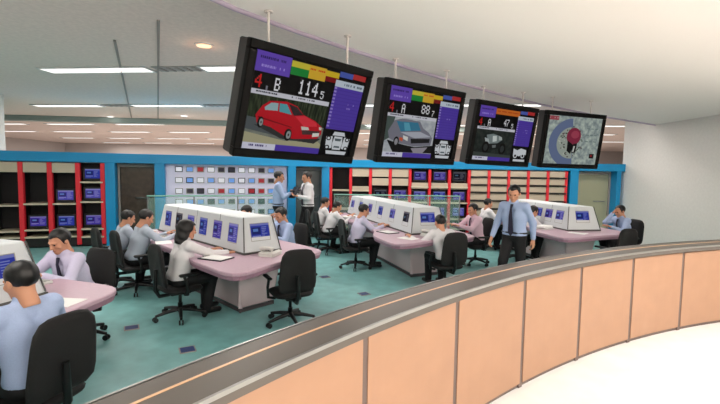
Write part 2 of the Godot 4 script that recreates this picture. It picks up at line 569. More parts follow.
func map_image() -> Image:
	var W := 480
	var H := 320
	var im := Image.create(W, H, false, Image.FORMAT_RGB8)
	smear(im, Rect2i(0, 0, W, H), Color(0.66, 0.71, 0.69), 0.24, 0.022, 0.022, 19)
	for s in 2:
		var c := Vector2(225, 175)
		var outer := [Vector2(172, 172), Vector2(112, 112)][s] as Vector2
		var cols := [Color(0.42, 0.48, 0.62), Color(0.66, 0.7, 0.66)]
		var p := []
		for i in 30:
			var a := deg_to_rad(80.0 + i * 6.4)
			p.append(c + Vector2(cos(a) * outer.x * 1.15, sin(a) * outer.y * 0.95))
		fill_poly(im, p, cols[s])
	var r := RandomNumberGenerator.new()
	r.seed = 5
	for i in 70:
		var a := r.randf() * TAU
		var d := r.randf_range(55, 105)
		fill_oval(im, Vector2(225 + cos(a) * d * 1.1, 170 + sin(a) * d), Vector2(r.randf_range(3, 8), r.randf_range(3, 7)), [Color(0.3, 0.36, 0.3), Color(0.78, 0.8, 0.76), Color(0.42, 0.35, 0.36)][i % 3])
	fill_oval(im, Vector2(240, 130), Vector2(64, 58), Color(0.56, 0.18, 0.28))
	fill_oval(im, Vector2(250, 118), Vector2(36, 26), Color(0.68, 0.27, 0.36))
	fill_poly(im, [Vector2(190, 160), Vector2(250, 190), Vector2(230, 250), Vector2(196, 230)], Color(0.06, 0.06, 0.07))
	fill_poly(im, [Vector2(246, 180), Vector2(280, 176), Vector2(276, 240), Vector2(240, 244)], Color(0.12, 0.1, 0.12))
	fill_poly(im, [Vector2(252, 196), Vector2(264, 196), Vector2(258, 236), Vector2(246, 236)], Color(0.85, 0.86, 0.84))
	im.fill_rect(Rect2i(4, 4, 80, 26), Color(0.66, 0.3, 0.34))
	small_print(im, Rect2i(8, 6, 70, 20), 1, Color(0.85, 0.7, 0.7), 61, 0.6)
	im.fill_rect(Rect2i(410, 244, 44, 32), Color(0.12, 0.12, 0.13))
	im.fill_rect(Rect2i(420, 250, 18, 16), Color(0.55, 0.12, 0.14))
	for i in 9:
		im.fill_rect(Rect2i(350 + (i % 3) * 38, 70 + (i / 3) * 44, 26, 5), Color(0.42, 0.5, 0.5))
	return im


func desk_image(kind: int) -> Image:
	var im := Image.create(96, 72, false, Image.FORMAT_RGB8)
	var base := [Color(0.2, 0.25, 0.66), Color(0.36, 0.34, 0.74), Color(0.13, 0.12, 0.2), Color(0.3, 0.24, 0.66)][kind] as Color
	im.fill(base)
	var r := RandomNumberGenerator.new()
	r.seed = 70 + kind
	im.fill_rect(Rect2i(0, 0, 96, 9), base.lightened(0.35))
	im.fill_rect(Rect2i(6, 16, 44, 30), base.darkened(0.35))
	im.fill_rect(Rect2i(12, 22, 26, 12), base.lerp(Color(0.5, 0.75, 0.9), 0.5))
	for i in 7:
		im.fill_rect(Rect2i(56, 15 + i * 7, r.randi_range(14, 34), 3), base.lightened(0.4))
	im.fill_rect(Rect2i(6, 52, 44, 4), base.lightened(0.5))
	im.fill_rect(Rect2i(6, 60, 30, 4), base.lightened(0.25))
	return im


# ---------------------------------------------------------------- surface nets over joined tapered capsules
func nets_from(field: PackedFloat32Array, nx: int, ny: int, nz: int, org: Vector3, cell: float) -> Array:
	var idx := {}
	var verts := PackedVector3Array()
	var faces := PackedInt32Array()
	var sx := 1
	var sy := nx
	var sz := nx * ny
	var off := PackedInt32Array([0, sx, sy, sx + sy, sz, sx + sz, sy + sz, sx + sy + sz])
	var ea := PackedInt32Array([0, 2, 4, 6, 0, 1, 4, 5, 0, 1, 2, 3])
	var eb := PackedInt32Array([1, 3, 5, 7, 2, 3, 6, 7, 4, 5, 6, 7])
	var lim := cell * 2.0
	for z in nz - 1:
		for y in ny - 1:
			var b := z * sz + y * sy
			for x in nx - 1:
				var f0 := field[b + x]
				if f0 > lim or f0 < -lim:
					continue
				var mask := 0
				for k in 8:
					if field[b + x + off[k]] < 0.0:
						mask |= 1 << k
				if mask == 0 or mask == 255:
					continue
				var s := Vector3.ZERO
				var n := 0
				for e in 12:
					var i := ea[e]
					var j := eb[e]
					var fa := field[b + x + off[i]]
					var fb := field[b + x + off[j]]
					if (fa < 0.0) != (fb < 0.0):
						var t := fa / (fa - fb)
						s += Vector3(i & 1, (i >> 1) & 1, i >> 2).lerp(Vector3(j & 1, (j >> 1) & 1, j >> 2), t)
						n += 1
				idx[b + x] = verts.size()
				verts.append(org + (Vector3(x, y, z) + s / n) * cell)
	for key: int in idx:
		var f := field[key]
		for axis in 3:
			var st: int = [sx, sy, sz][axis]
			var g := field[key + st]
			if (f < 0.0) == (g < 0.0):
				continue
			var u: int = [sy, sz, sx][axis]
			var v: int = [sz, sx, sy][axis]
			if not (idx.has(key - u) and idx.has(key - v) and idx.has(key - u - v)):
				continue
			var q := [idx[key], idx[key - u], idx[key - u - v], idx[key - v]]
			if f < 0.0:
				faces.append_array(PackedInt32Array([q[0], q[2], q[1], q[0], q[3], q[2]]))
			else:
				faces.append_array(PackedInt32Array([q[0], q[1], q[2], q[0], q[2], q[3]]))
	return [verts, faces]


func nets(bones: Array, cell: float, k: float) -> Array:
	var lo := Vector3.ONE * 1e9
	var hi := -lo
	var pad := k + cell * 2.0
	for b in bones:
		var r := maxf(b[2], b[3]) + pad
		lo = lo.min(b[0].min(b[1]) - Vector3.ONE * r)
		hi = hi.max(b[0].max(b[1]) + Vector3.ONE * r)
	var nx := int((hi.x - lo.x) / cell) + 2
	var ny := int((hi.y - lo.y) / cell) + 2
	var nz := int((hi.z - lo.z) / cell) + 2
	var field := PackedFloat32Array()
	field.resize(nx * ny * nz)
	field.fill(10.0)
	for b in bones:
		var a: Vector3 = b[0]
		var e: Vector3 = b[1]
		var ra: float = b[2]
		var rd: float = b[3] - b[2]
		var d := e - a
		var il := 1.0 / maxf(d.length_squared(), 1e-9)
		var r := maxf(b[2], b[3]) + pad
		var p0 := (a.min(e) - Vector3.ONE * r - lo) / cell
		var p1 := (a.max(e) + Vector3.ONE * r - lo) / cell
		var x0 := maxi(0, int(p0.x))
		var x1 := mini(nx - 1, int(p1.x) + 1)
		for z in range(maxi(0, int(p0.z)), mini(nz - 1, int(p1.z) + 1) + 1):
			for y in range(maxi(0, int(p0.y)), mini(ny - 1, int(p1.y) + 1) + 1):
				var row := (z * ny + y) * nx
				for x in range(x0, x1 + 1):
					var p := lo + Vector3(x, y, z) * cell - a
					var t := clampf(p.dot(d) * il, 0.0, 1.0)
					var v := (p - d * t).length() - ra - rd * t
					var o := field[row + x]
					var h := k - absf(o - v)
					field[row + x] = minf(o, v) - (h * h * 0.25 / k if h > 0.0 else 0.0)
	return nets_from(field, nx, ny, nz, lo, cell)


func nets_fn(fn: Callable, lo: Vector3, hi: Vector3, cell: float) -> Array:
	var nx := int((hi.x - lo.x) / cell) + 2
	var ny := int((hi.y - lo.y) / cell) + 2
	var nz := int((hi.z - lo.z) / cell) + 2
	var field := PackedFloat32Array()
	field.resize(nx * ny * nz)
	for z in nz:
		for y in ny:
			for x in nx:
				field[(z * ny + y) * nx + x] = fn.call(lo + Vector3(x, y, z) * cell)
	return nets_from(field, nx, ny, nz, lo, cell)


func pour(mb: MB, net: Array, xf := Transform3D.IDENTITY, mirror := false) -> void:
	var v: PackedVector3Array = net[0]
	var f: PackedInt32Array = net[1]
	mb.smooth(1)
	var w := PackedVector3Array()
	for p in v:
		w.append(xf * (Vector3(-p.x, p.y, p.z) if mirror else p))
	for i in range(0, f.size(), 3):
		mb.st.add_vertex(w[f[i]])
		mb.st.add_vertex(w[f[i + (2 if mirror else 1)]])
		mb.st.add_vertex(w[f[i + (1 if mirror else 2)]])


func oval(p: Vector3, c: Vector3, r: Vector3) -> float:
	return (((p - c) / r).length() - 1.0) * minf(r.x, minf(r.y, r.z))


func smin(a: float, b: float, k: float) -> float:
	var h := maxf(k - absf(a - b), 0.0)
	return minf(a, b) - h * h * 0.25 / k


func stick(p: Vector3, a: Vector3, b: Vector3, ra: float, rb: float) -> float:
	var d := b - a
	var t := clampf((p - a).dot(d) / d.length_squared(), 0.0, 1.0)
	return (p - a - d * t).length() - lerpf(ra, rb, t)


func head_field(p: Vector3) -> float:
	var q := Vector3(absf(p.x), p.y, p.z)
	var d := oval(q, Vector3(0, 0.028, 0.012), Vector3(0.075, 0.087, 0.096))
	d = smin(d, oval(q, Vector3(0, -0.045, -0.026), Vector3(0.056, 0.066, 0.066)), 0.03)
	d = smin(d, oval(q, Vector3(0, -0.09, -0.066), Vector3(0.026, 0.02, 0.022)), 0.025)
	d = smin(d, stick(q, Vector3(0, 0.012, -0.088), Vector3(0, -0.026, -0.106), 0.008, 0.014), 0.014)
	d = smin(d, stick(q, Vector3(0.012, 0.024, -0.086), Vector3(0.045, 0.022, -0.072), 0.01, 0.01), 0.012)
	d = smin(d, oval(q, Vector3(0.044, -0.02, -0.06), Vector3(0.022, 0.02, 0.02)), 0.02)
	d = smin(d, oval(q, Vector3(0.078, -0.004, 0.012), Vector3(0.011, 0.031, 0.02)), 0.008)
	d = maxf(d, -oval(q, Vector3(0.031, 0.006, -0.1), Vector3(0.016, 0.01, 0.02)))
	d = smin(d, stick(q, Vector3(0, -0.062, -0.086), Vector3(0.02, -0.063, -0.078), 0.008, 0.005), 0.006)
	d = smin(d, stick(q, Vector3(0, -0.05, 0.012), Vector3(0, -0.15, 0.03), 0.05, 0.054), 0.03)
	return d


func hair_short(p: Vector3) -> float:
	var d := oval(p, Vector3(0, 0.036, 0.018), Vector3(0.086, 0.094, 0.106))
	var fringe := -0.034 - p.z - 0.25 * (p.y - 0.05)
	var keep := minf(fringe, 0.066 - p.y + 0.15 * absf(p.x))
	d = maxf(d, keep)
	d = maxf(d, -0.062 - p.y)
	var n := sin(p.x * 90.0 + p.z * 40.0) * sin(p.z * 70.0) * 0.002
	return d + n


func hair_long(p: Vector3) -> float:
	var d := oval(p, Vector3(0, 0.036, 0.02), Vector3(0.094, 0.1, 0.112))
	d = smin(d, stick(p, Vector3(0, 0.0, 0.045), Vector3(0, -0.14, 0.055), 0.09, 0.082), 0.04)
	var keep := minf(-0.038 - p.z - 0.3 * (p.y - 0.05), 0.068 - p.y)
	d = maxf(d, keep)
	d = maxf(d, -0.185 - p.y)
	return d + sin(p.y * 60.0 + p.x * 50.0) * 0.004


var head_net := []
var short_net := []
var long_net := []
var hand_net := []
var open_hand_net := []


func make_templates() -> void:
	head_net = nets_fn(head_field, Vector3(-0.105, -0.17, -0.14), Vector3(0.105, 0.14, 0.13), 0.0075)
	short_net = nets_fn(hair_short, Vector3(-0.11, -0.1, -0.12), Vector3(0.11, 0.15, 0.15), 0.009)
	long_net = nets_fn(hair_long, Vector3(-0.13, -0.21, -0.12), Vector3(0.13, 0.16, 0.18), 0.009)
	for curl: float in [0.55, 0.25]:
		# right hand, wrist at the origin, fingers towards -z, palm down, thumb on the -x side
		var b := []
		for i in 4:
			var x: float = -0.028 + i * 0.019
			b.append([Vector3(x * 0.6, 0, -0.005), Vector3(x, 0.002, -0.085), 0.017, 0.0115])
			var ln: float = [0.043, 0.048, 0.044, 0.034][i]
			var p := Vector3(x, 0.002, -0.088)
			var a := curl * 0.4
			for s in 3:
				var q: Vector3 = p + Vector3((i - 1.5) * 0.0015, -sin(a), -cos(a)) * ln * [1.0, 0.65, 0.5][s]
				b.append([p, q, 0.0098 - s * 0.0008, 0.009 - s * 0.0009])
				p = q
				a += curl
		b.append([Vector3(-0.016, -0.004, -0.012), Vector3(-0.044, -0.012, -0.048), 0.016, 0.0125])
		b.append([Vector3(-0.044, -0.012, -0.048), Vector3(-0.05, -0.02, -0.083), 0.0115, 0.0098])
		b.append([Vector3(-0.05, -0.02, -0.083), Vector3(-0.044, -0.026, -0.106), 0.01, 0.008])
		b.append([Vector3(0, 0, 0.03), Vector3(0, 0, -0.01), 0.024, 0.022])
		var net := nets(b, 0.0052, 0.006)
		if curl > 0.4:
			hand_net = net
		else:
			open_hand_net = net


func elbow(s: Vector3, w: Vector3, l1: float, l2: float, pole: Vector3) -> Vector3:
	var d := w - s
	var l := clampf(d.length(), 0.05, (l1 + l2) * 0.999)
	var a := (l1 * l1 - l2 * l2 + l * l) / (2.0 * l)
	var h := sqrt(maxf(l1 * l1 - a * a, 0.0))
	var n := d.normalized()
	var p := (pole - n * pole.dot(n)).normalized()
	return s + n * a + p * h


func hand_basis(dir: Vector3, up: Vector3) -> Basis:
	var z := -dir.normalized()
	var x := up.cross(z).normalized()
	return Basis(x, z.cross(x), z)


# A person. o: pose "sit"/"stand", lean, twist, nod, look, hands [right, left] in own space (forward is -z), hair, shirt, trousers, tie
func person(label: String, at: Vector3, yaw: float, o: Dictionary) -> Node3D:
	var t := thing("person", label, "person", at, yaw, o.get("group", ""))
	var sit: bool = o.get("pose", "sit") == "sit"
	var sc: float = o.get("scale", 1.0)
	if sit:
		sc *= 0.93
	t.scale = Vector3.ONE * sc
	var lean: float = o.get("lean", 0.2)
	var hip := Vector3(0, 0.53 if sit else 0.9, 0.03 if sit else 0.0)
	var up := Vector3(0, cos(lean), -sin(lean))
	var fwd := Vector3(0, -sin(lean), -cos(lean))
	var turn := Basis(Vector3.UP, o.get("twist", 0.0))
	var rt := turn * Vector3.RIGHT
	var nb := hip + up * 0.52
	var nk := lean * 0.6 + 0.08
	var hc := nb + Vector3(0, cos(nk), -sin(nk)) * 0.135
	var S := [hip + up * 0.455 + rt * 0.175, hip + up * 0.455 - rt * 0.175]
	var hands: Array = o.get("hands", [Vector3(0.16, 0.8, -0.42), Vector3(-0.16, 0.8, -0.42)])
	var wide: float = o.get("girth", 1.0)
	var torso := func(g: float) -> Array:
		return [
			[hip + Vector3(-0.075, 0.03, 0), hip + Vector3(0.075, 0.03, 0), 0.105 * wide + g, 0.105 * wide + g],
			[hip + up * 0.1 + rt * 0.06, hip + up * 0.3 + rt * 0.075, 0.1 * wide + g, 0.105 * wide + g],
			[hip + up * 0.1 - rt * 0.06, hip + up * 0.3 - rt * 0.075, 0.1 * wide + g, 0.105 * wide + g],
			[hip + up * 0.3 + rt * 0.075, hip + up * 0.4 + rt * 0.09, 0.105 + g, 0.085 + g],
			[hip + up * 0.3 - rt * 0.075, hip + up * 0.4 - rt * 0.09, 0.105 + g, 0.085 + g],
			[S[0], S[1], 0.058 + g, 0.058 + g]]
	var body: Array = torso.call(0.0)
	var shirt: Array = torso.call(0.013)
	body.append([nb - up * 0.06, hc, 0.056, 0.05])
	shirt.append([nb - up * 0.06, nb + up * 0.015, 0.07, 0.062])
	var hand_xf := []
	for i in 2:
		var sg := 1.0 - 2.0 * i
		var w: Vector3 = hands[i] / (0.94 if sit else 1.0)
		var dw: Vector3 = w - S[i]
		if dw.length() > 0.52:
			w = S[i] + dw.normalized() * 0.52
		var pole: Vector3 = o.get("pole", Vector3(0.55, -0.8, 0.3))
		var el := elbow(S[i], w, 0.285, 0.25, Vector3(pole.x * sg, pole.y, pole.z))
		body.append([S[i], el, 0.05, 0.04])
		body.append([el, w, 0.04, 0.027])
		shirt.append([S[i], el, 0.066, 0.054])
		shirt.append([el, el.lerp(w, 0.93), 0.053, 0.039])
		var dir := (w - el).normalized()
		var palm: Vector3 = o.get("palm", Vector3.UP)
		if not sit and not o.has("palm"):
			palm = Vector3(sg, 0.1, 0)
		if absf(dir.dot(palm)) > 0.9:
			palm = Vector3(sg, 0.3, 0.2)
		hand_xf.append(Transform3D(hand_basis(dir, palm), w))
	# legs
	var trousers := [[hip + Vector3(-0.075, -0.0, 0), hip + Vector3(0.075, -0.0, 0), 0.116 * wide, 0.116 * wide]]
	var shoes := [[], []]
	var feet: Array = o.get("feet", [])
	for i in 2:
		var sg := 1.0 - 2.0 * i
		var h := hip + Vector3(0.085 * sg, -0.01, 0)
		var kn: Vector3
		var an: Vector3
		var toe_dir := Vector3(0.06 * sg, 0, -1).normalized()
		if sit:
			kn = Vector3(0.12 * sg, 0.52, -0.40)
			an = Vector3(0.11 * sg, 0.1, -0.36 + 0.1 * sg * o.get("shuffle", 0.4))
		else:
			an = feet[i] if feet.size() else Vector3(0.1 * sg, 0.09, 0.0)
			kn = elbow(h, an, 0.42, 0.41, Vector3(0.05 * sg, 0, -1))
		body.append([h, kn, 0.08, 0.056])
		body.append([kn, an, 0.055, 0.036])
		body.append([an + Vector3(0, -0.035, 0.03), an + toe_dir * 0.15 + Vector3(0, -0.055, 0), 0.032, 0.026])
		trousers.append([h, kn, 0.098, 0.074])
		trousers.append([kn, an + Vector3(0, 0.0, 0), 0.072, 0.06])
		shoes[i] = [[an + Vector3(0, -0.045, 0.04), an + toe_dir * 0.17 + Vector3(0, -0.055, 0), 0.043, 0.035]]
	var mb := MB.new()
	pour(mb, nets(body, 0.018, 0.03))
	var hb := Basis(Vector3.UP, o.get("look", 0.0)) * Basis(Vector3.RIGHT, -o.get("nod", 0.25))
	var hx := Transform3D(hb.scaled(Vector3.ONE * 1.07), hc)
	pour(mb, head_net, hx)
	var hn: Array = open_hand_net if o.get("open", false) else hand_net
	pour(mb, hn, hand_xf[0])
	pour(mb, hn, hand_xf[1], true)
	part("body", mb.mesh(), mats.skin, t)
	mb = MB.new()
	pour(mb, nets(shirt, 0.014, 0.025))
	part("shirt", mb.mesh(), o.get("shirt", mats.shirt_white), t)
	mb = MB.new()
	pour(mb, nets(trousers, 0.016, 0.02))
	part("trousers", mb.mesh(), o.get("trousers", mats.cloth_dark), t)
	for i in 2:
		mb = MB.new()
		pour(mb, nets(shoes[i], 0.014, 0.01))
		part("shoe", mb.mesh(), mats.shoe, t)
	mb = MB.new()
	pour(mb, long_net if o.get("hair", "short") == "long" else short_net, hx)
	part("hair", mb.mesh(), mats.hair, t)
	for sg: float in [-1.0, 1.0]:
		mb = MB.new()
		mb.ball(hx * Vector3(0.031 * sg, 0.006, -0.083), Vector3(0.012, 0.009, 0.008), 8, 5, hb)
		part("eye", mb.mesh(), mats.eye, t)
	mb = MB.new()
	mb.tube([hx * Vector3(-0.02, -0.063, -0.087), hx * Vector3(0, -0.062, -0.095), hx * Vector3(0.02, -0.063, -0.087)], [0.003, 0.005, 0.003], 6)
	part("mouth", mb.mesh(), mats.lip, t)
	if o.has("tie"):
		mb = MB.new()
		var f := turn * fwd
		var p := [nb - up * 0.02 + f * 0.07, nb - up * 0.08 + f * 0.105, nb - up * 0.2 + f * 0.125, nb - up * 0.36 + f * 0.125, nb - up * 0.46 + f * 0.128, nb - up * 0.5 + f * 0.127]
		var hw := [0.022, 0.016, 0.026, 0.036, 0.042, 0.004]
		var rings := []
		for i in p.size():
			rings.append(PackedVector3Array([p[i] - rt * hw[i], p[i] - rt * hw[i] + f * 0.01, p[i] + rt * hw[i] + f * 0.01, p[i] + rt * hw[i]]))
		mb.flat()
		for i in p.size() - 1:
			for k in 4:
				var l := (k + 1) % 4
				mb.quad(rings[i][k], rings[i][l], rings[i + 1][l], rings[i + 1][k], [-rt, f, rt, -f][k])
		part("tie", mb.mesh(), o.tie, t)
	if not sit:
		mb = MB.new()
		var pts := []
		var rr := []
		for i in 17:
			var a := TAU * i / 16
			pts.append(hip + Vector3(cos(a) * 0.195 * wide, 0.05, sin(a) * 0.125 * wide))
			rr.append(0.014)
		mb.tube(pts, rr, 6)
		part("belt", mb.mesh(), mats.shoe, t)
	return t


# ---------------------------------------------------------------- furniture
var chair0: Node3D


func make_chair(label: String) -> Node3D:
	var t := thing("office_chair", label, "chair", Vector3.ZERO, 0.0, "black swivel chairs at the consoles")
	var b := MB.new()
	b.cushion(0.5, 0.48, 0.09, 0.0, 1.0, Transform3D(Basis(Vector3.RIGHT, -PI / 2), Vector3(0, 0.405, 0)))
	part("seat", b.mesh(), mats.chair_cloth, t)
	b = MB.new()
	b.cushion(0.5, 0.56, 0.07, -0.05, 0.86, Transform3D(Basis(Vector3.RIGHT, 0.14), Vector3(0, 0.72, 0.25)))
	part("backrest", b.mesh(), mats.chair_cloth, t)
	b = MB.new()
	b.tube([Vector3(0, 0.33, 0.08), Vector3(0, 0.33, 0.26), Vector3(0, 0.42, 0.31), Vector3(0, 0.68, 0.3)], [0.024, 0.026, 0.026, 0.022], 8)
	b.box(Vector3(0, 0.345, 0.02), Vector3(0.2, 0.04, 0.26), 0.01)
	part("back_support", b.mesh(), mats.chair_plastic, t)
	b = MB.new()
	b.tube([Vector3(0, 0.08, 0), Vector3(0, 0.2, 0), Vector3(0, 0.2, 0), Vector3(0, 0.34, 0)], [0.03, 0.03, 0.02, 0.02], 12)
	part("gas_column", b.mesh(), mats.chair_plastic, t)
	for s: float in [-1.0, 1.0]:
		b = MB.new()
		b.tube([Vector3(0.2 * s, 0.35, 0.02), Vector3(0.29 * s, 0.37, 0.02), Vector3(0.3 * s, 0.5, 0.03), Vector3(0.295 * s, 0.6, 0.06)], [0.018, 0.02, 0.018, 0.018], 8)
		b.box(Vector3(0.295 * s, 0.62, 0.0), Vector3(0.06, 0.035, 0.25), 0.012)
		part("armrest", b.mesh(), mats.chair_plastic, t)
	for i in 5:
		var a := TAU * i / 5 + 0.35
		var d := Vector3(cos(a), 0, sin(a))
		b = MB.new()
		b.tube([d * 0.02 + Vector3(0, 0.12, 0), d * 0.16 + Vector3(0, 0.105, 0), d * 0.31 + Vector3(0, 0.075, 0)], [0.03, 0.024, 0.017], 8)
		part("leg", b.mesh(), mats.chair_plastic, t)
		b = MB.new()
		var ax := d.cross(Vector3.UP)
		for s: float in [-1.0, 1.0]:
			var c := d * 0.31 + Vector3(0, 0.032, 0) + ax * s * 0.018
			b.tube([c - ax * 0.01, c + ax * 0.01], [0.031, 0.031], 12)
		part("caster", b.mesh(), mats.chair_plastic, t)
	return t


func place_chair(at: Vector3, yaw: float, label: String) -> Node3D:
	if chair0 == null:
		chair0 = make_chair(label)
		chair0.position = at
		chair0.rotation.y = yaw
		chair0.scale = Vector3.ONE * 0.93
		return chair0
	var c: Node3D = chair0.duplicate()
	c.name = numbered("office_chair")
	add_child(c, true)
	c.position = at
	c.rotation.y = yaw
	c.set_meta("label", label)
	return c


# consoles: near centre of the housing, angle of the axis, length, widths
const CON := [
	{"n": Vector3(-2.66, 0, -3.17), "th": -1.27, "len": 3.0, "wb": 0.62, "wt": 0.48, "hw": 0.92, "gap": 0.45, "where": "beside the man in sky blue"},
	{"n": Vector3(-1.23, 0, -5.43), "th": -0.78, "len": 2.85, "wb": 0.53, "wt": 0.42, "hw": 0.88, "gap": 0.43, "where": "beside the woman in white"},
	{"n": Vector3(1.19, 0, -7.31), "th": -0.32, "len": 3.8, "wb": 0.66, "wt": 0.5, "hw": 1.0, "gap": 0.63, "where": "with the man in lilac"},
	{"n": Vector3(4.25, 0, -8.09), "th": -0.16, "len": 2.5, "wb": 0.68, "wt": 0.52, "hw": 1.0, "gap": 0.36, "where": "nearest the pale glass door"}]


func con_point(i: int, u: float, v: float, y := 0.0) -> Vector3:
	var c: Dictionary = CON[i]
	return c.n + Vector3(cos(c.th), 0, sin(c.th)) * u + Vector3(-sin(c.th), 0, cos(c.th)) * v + Vector3(0, y, 0)


func con_yaw(i: int, extra := 0.0) -> float:
	return -CON[i].th + extra


func make_console(i: int) -> void:
	var c: Dictionary = CON[i]
	var ln: float = c.len
	var hw: float = c.hw
	# the desk
	var t := thing("console_desk", "mauve topped operator desk " + c.where, "desk", c.n, -c.th, "fanned operator desks")
	var near: float = 0.9
	var o := rounded([Vector2(-0.74, -ln - 0.2), Vector2(-0.76, -0.62), Vector2(-hw, -0.1), Vector2(-hw, near), Vector2(-0.15, near - 0.3), Vector2(0.7, 0.42), Vector2(0.74, -0.1), Vector2(0.74, -ln - 0.2)], [0.12, 0.2, 0.2, 0.32, 0.25, 0.22, 0.14, 0.12])
	part("desktop", slab(o, 0.715, 0.755, 0.008), mats.desktop, t)
	var b := MB.new()
	b.loft([ring_at(o, 0.67, 0.02), ring_at(o, 0.715, 0.006)])
	part("edge_band", b.mesh(), mats.desk_edge, t)
	var q := rounded([Vector2(-0.36, -ln), Vector2(-0.36, 0.0), Vector2(0.36, -0.06), Vector2(0.36, -ln)], [0.04, 0.08, 0.08, 0.04], 3)
	b = MB.new()
	b.loft([ring_at(q, 0.05, 0.12), ring_at(q, 0.68, 0.0)])
	part("pedestal", b.mesh(), mats.pedestal, t)
	b = MB.new()
	b.loft([ring_at(q, 0.0, 0.1), ring_at(q, 0.05, 0.1)])
	part("plinth", b.mesh(), mats.plinth, t)
	# the housing with its screens
	var h := thing("screen_housing", "off-white wedge shaped screen housing on the mauve desk " + c.where, "screen housing", c.n + Vector3(0, 0.755, 0), -c.th, "screen housings on the desks")
	var wb: float = c.wb / 2
	var wt: float = c.wt / 2
	var hh := 0.45
	var ln_in := 0.11
	var lo := rounded([Vector2(-wb, -ln), Vector2(-wb, 0), Vector2(wb, 0), Vector2(wb, -ln)], [0.02, 0.02, 0.02, 0.02], 2)
	var hi := rounded([Vector2(-wt, -ln + ln_in), Vector2(-wt, -ln_in), Vector2(wt, -ln_in), Vector2(wt, -ln + ln_in)], [0.02, 0.02, 0.02, 0.02], 2)
	b = MB.new()
	b.loft([ring_at(lo, 0.0), ring_at(lo, 0.03), ring_at(hi, hh - 0.012), ring_at(hi, hh, 0.012)])
	part("shell", b.mesh(), mats.housing, h)
	b = MB.new()
	b.box(Vector3(0, 0.012, -ln / 2), Vector3(wb * 2 + 0.03, 0.024, ln + 0.03), 0.006)
	part("foot_rail", b.mesh(), mats.seam, h)
	# sloping side and end faces: basis with x along the face, y up it, z out of it
	var sl := Vector3(wb - wt, hh, 0).normalized()
	for side: float in [-1.0, 1.0]:
		var zx := Vector3(side * sl.y, sl.x, 0)
		var yy := Vector3(-side * sl.x, sl.y, 0)
		var bs := Basis(yy.cross(zx), yy, zx)
		var at_side := func(y: float, v: float) -> Vector3:
			return Vector3(side * lerpf(wb, wt, y / hh), y, v)
		for k in 6:
			var v: float = -0.33 - c.gap * k
			if v < -ln + 0.3:
				break
			var s := part("screen", frame_bars(0.23, 0.24, 0.008, -0.01, 0.005, 0.002), mats.bezel, h, Transform3D(bs, at_side.call(0.235, v)))
			var kinds := [0, 2, 1, 0, 3, 1] if i % 2 == 1 else [1, 0, 3, 0, 1, 2]
			part("display", picture(0.232, 0.242), mats["desk_screen_%d" % kinds[(5 - k) if side < 0.0 else k]], s, Transform3D(Basis.IDENTITY, Vector3(0, 0, 0.0025)))
		b = MB.new()
		b.tube([Vector3(side * wb, 0.03, 0), Vector3(side * wt, hh, -ln_in)], [0.007, 0.007], 6)
		part("corner_seam", b.mesh(), mats.seam, h)
		# seams between the modules
		for k in 3:
			var v := -ln * (k + 1) / 4.0
			b = MB.new()
			b.box(Vector3.ZERO, Vector3(0.006, hh * 0.93, 0.004), 0.0, bs)
			part("seam", b.mesh(), mats.seam, h, Transform3D(Basis.IDENTITY, at_side.call(0.24, v)))
	var se := Vector3(0, hh, -ln_in).normalized()
	var ez := Vector3(0, -se.z, se.y)
	var eb := Basis(Vector3.RIGHT, se, ez)
	var s2 := part("screen", frame_bars(0.27, 0.215, 0.008, -0.01, 0.006, 0.002), mats.bezel, h, Transform3D(eb, Vector3(0, 0.26, -ln_in * 0.26 / hh)))
	part("display", picture(0.272, 0.217), mats.desk_screen_0, s2, Transform3D(Basis.IDENTITY, Vector3(0, 0, 0.003)))


# ---------------------------------------------------------------- the partition: two straight runs
const WA := Vector3(-5.83, 0, -9.85)
const WB := Vector3(-0.85, 0, -11.5)


func wall_xf(run: int, t: float, y := 0.0, z := 0.0) -> Transform3D:
	# local x along the wall, z out into the room
	var d := (WB - WA).normalized() if run == 0 else Vector3(0.9998, 0, -0.012).normalized()
	var n := Vector3.UP.cross(d).normalized() * -1.0
	n = d.cross(Vector3.UP)
	var o := WA if run == 0 else WB
	return Transform3D(Basis(d, Vector3.UP, n), o + d * t + Vector3(0, y, 0) + n * z)


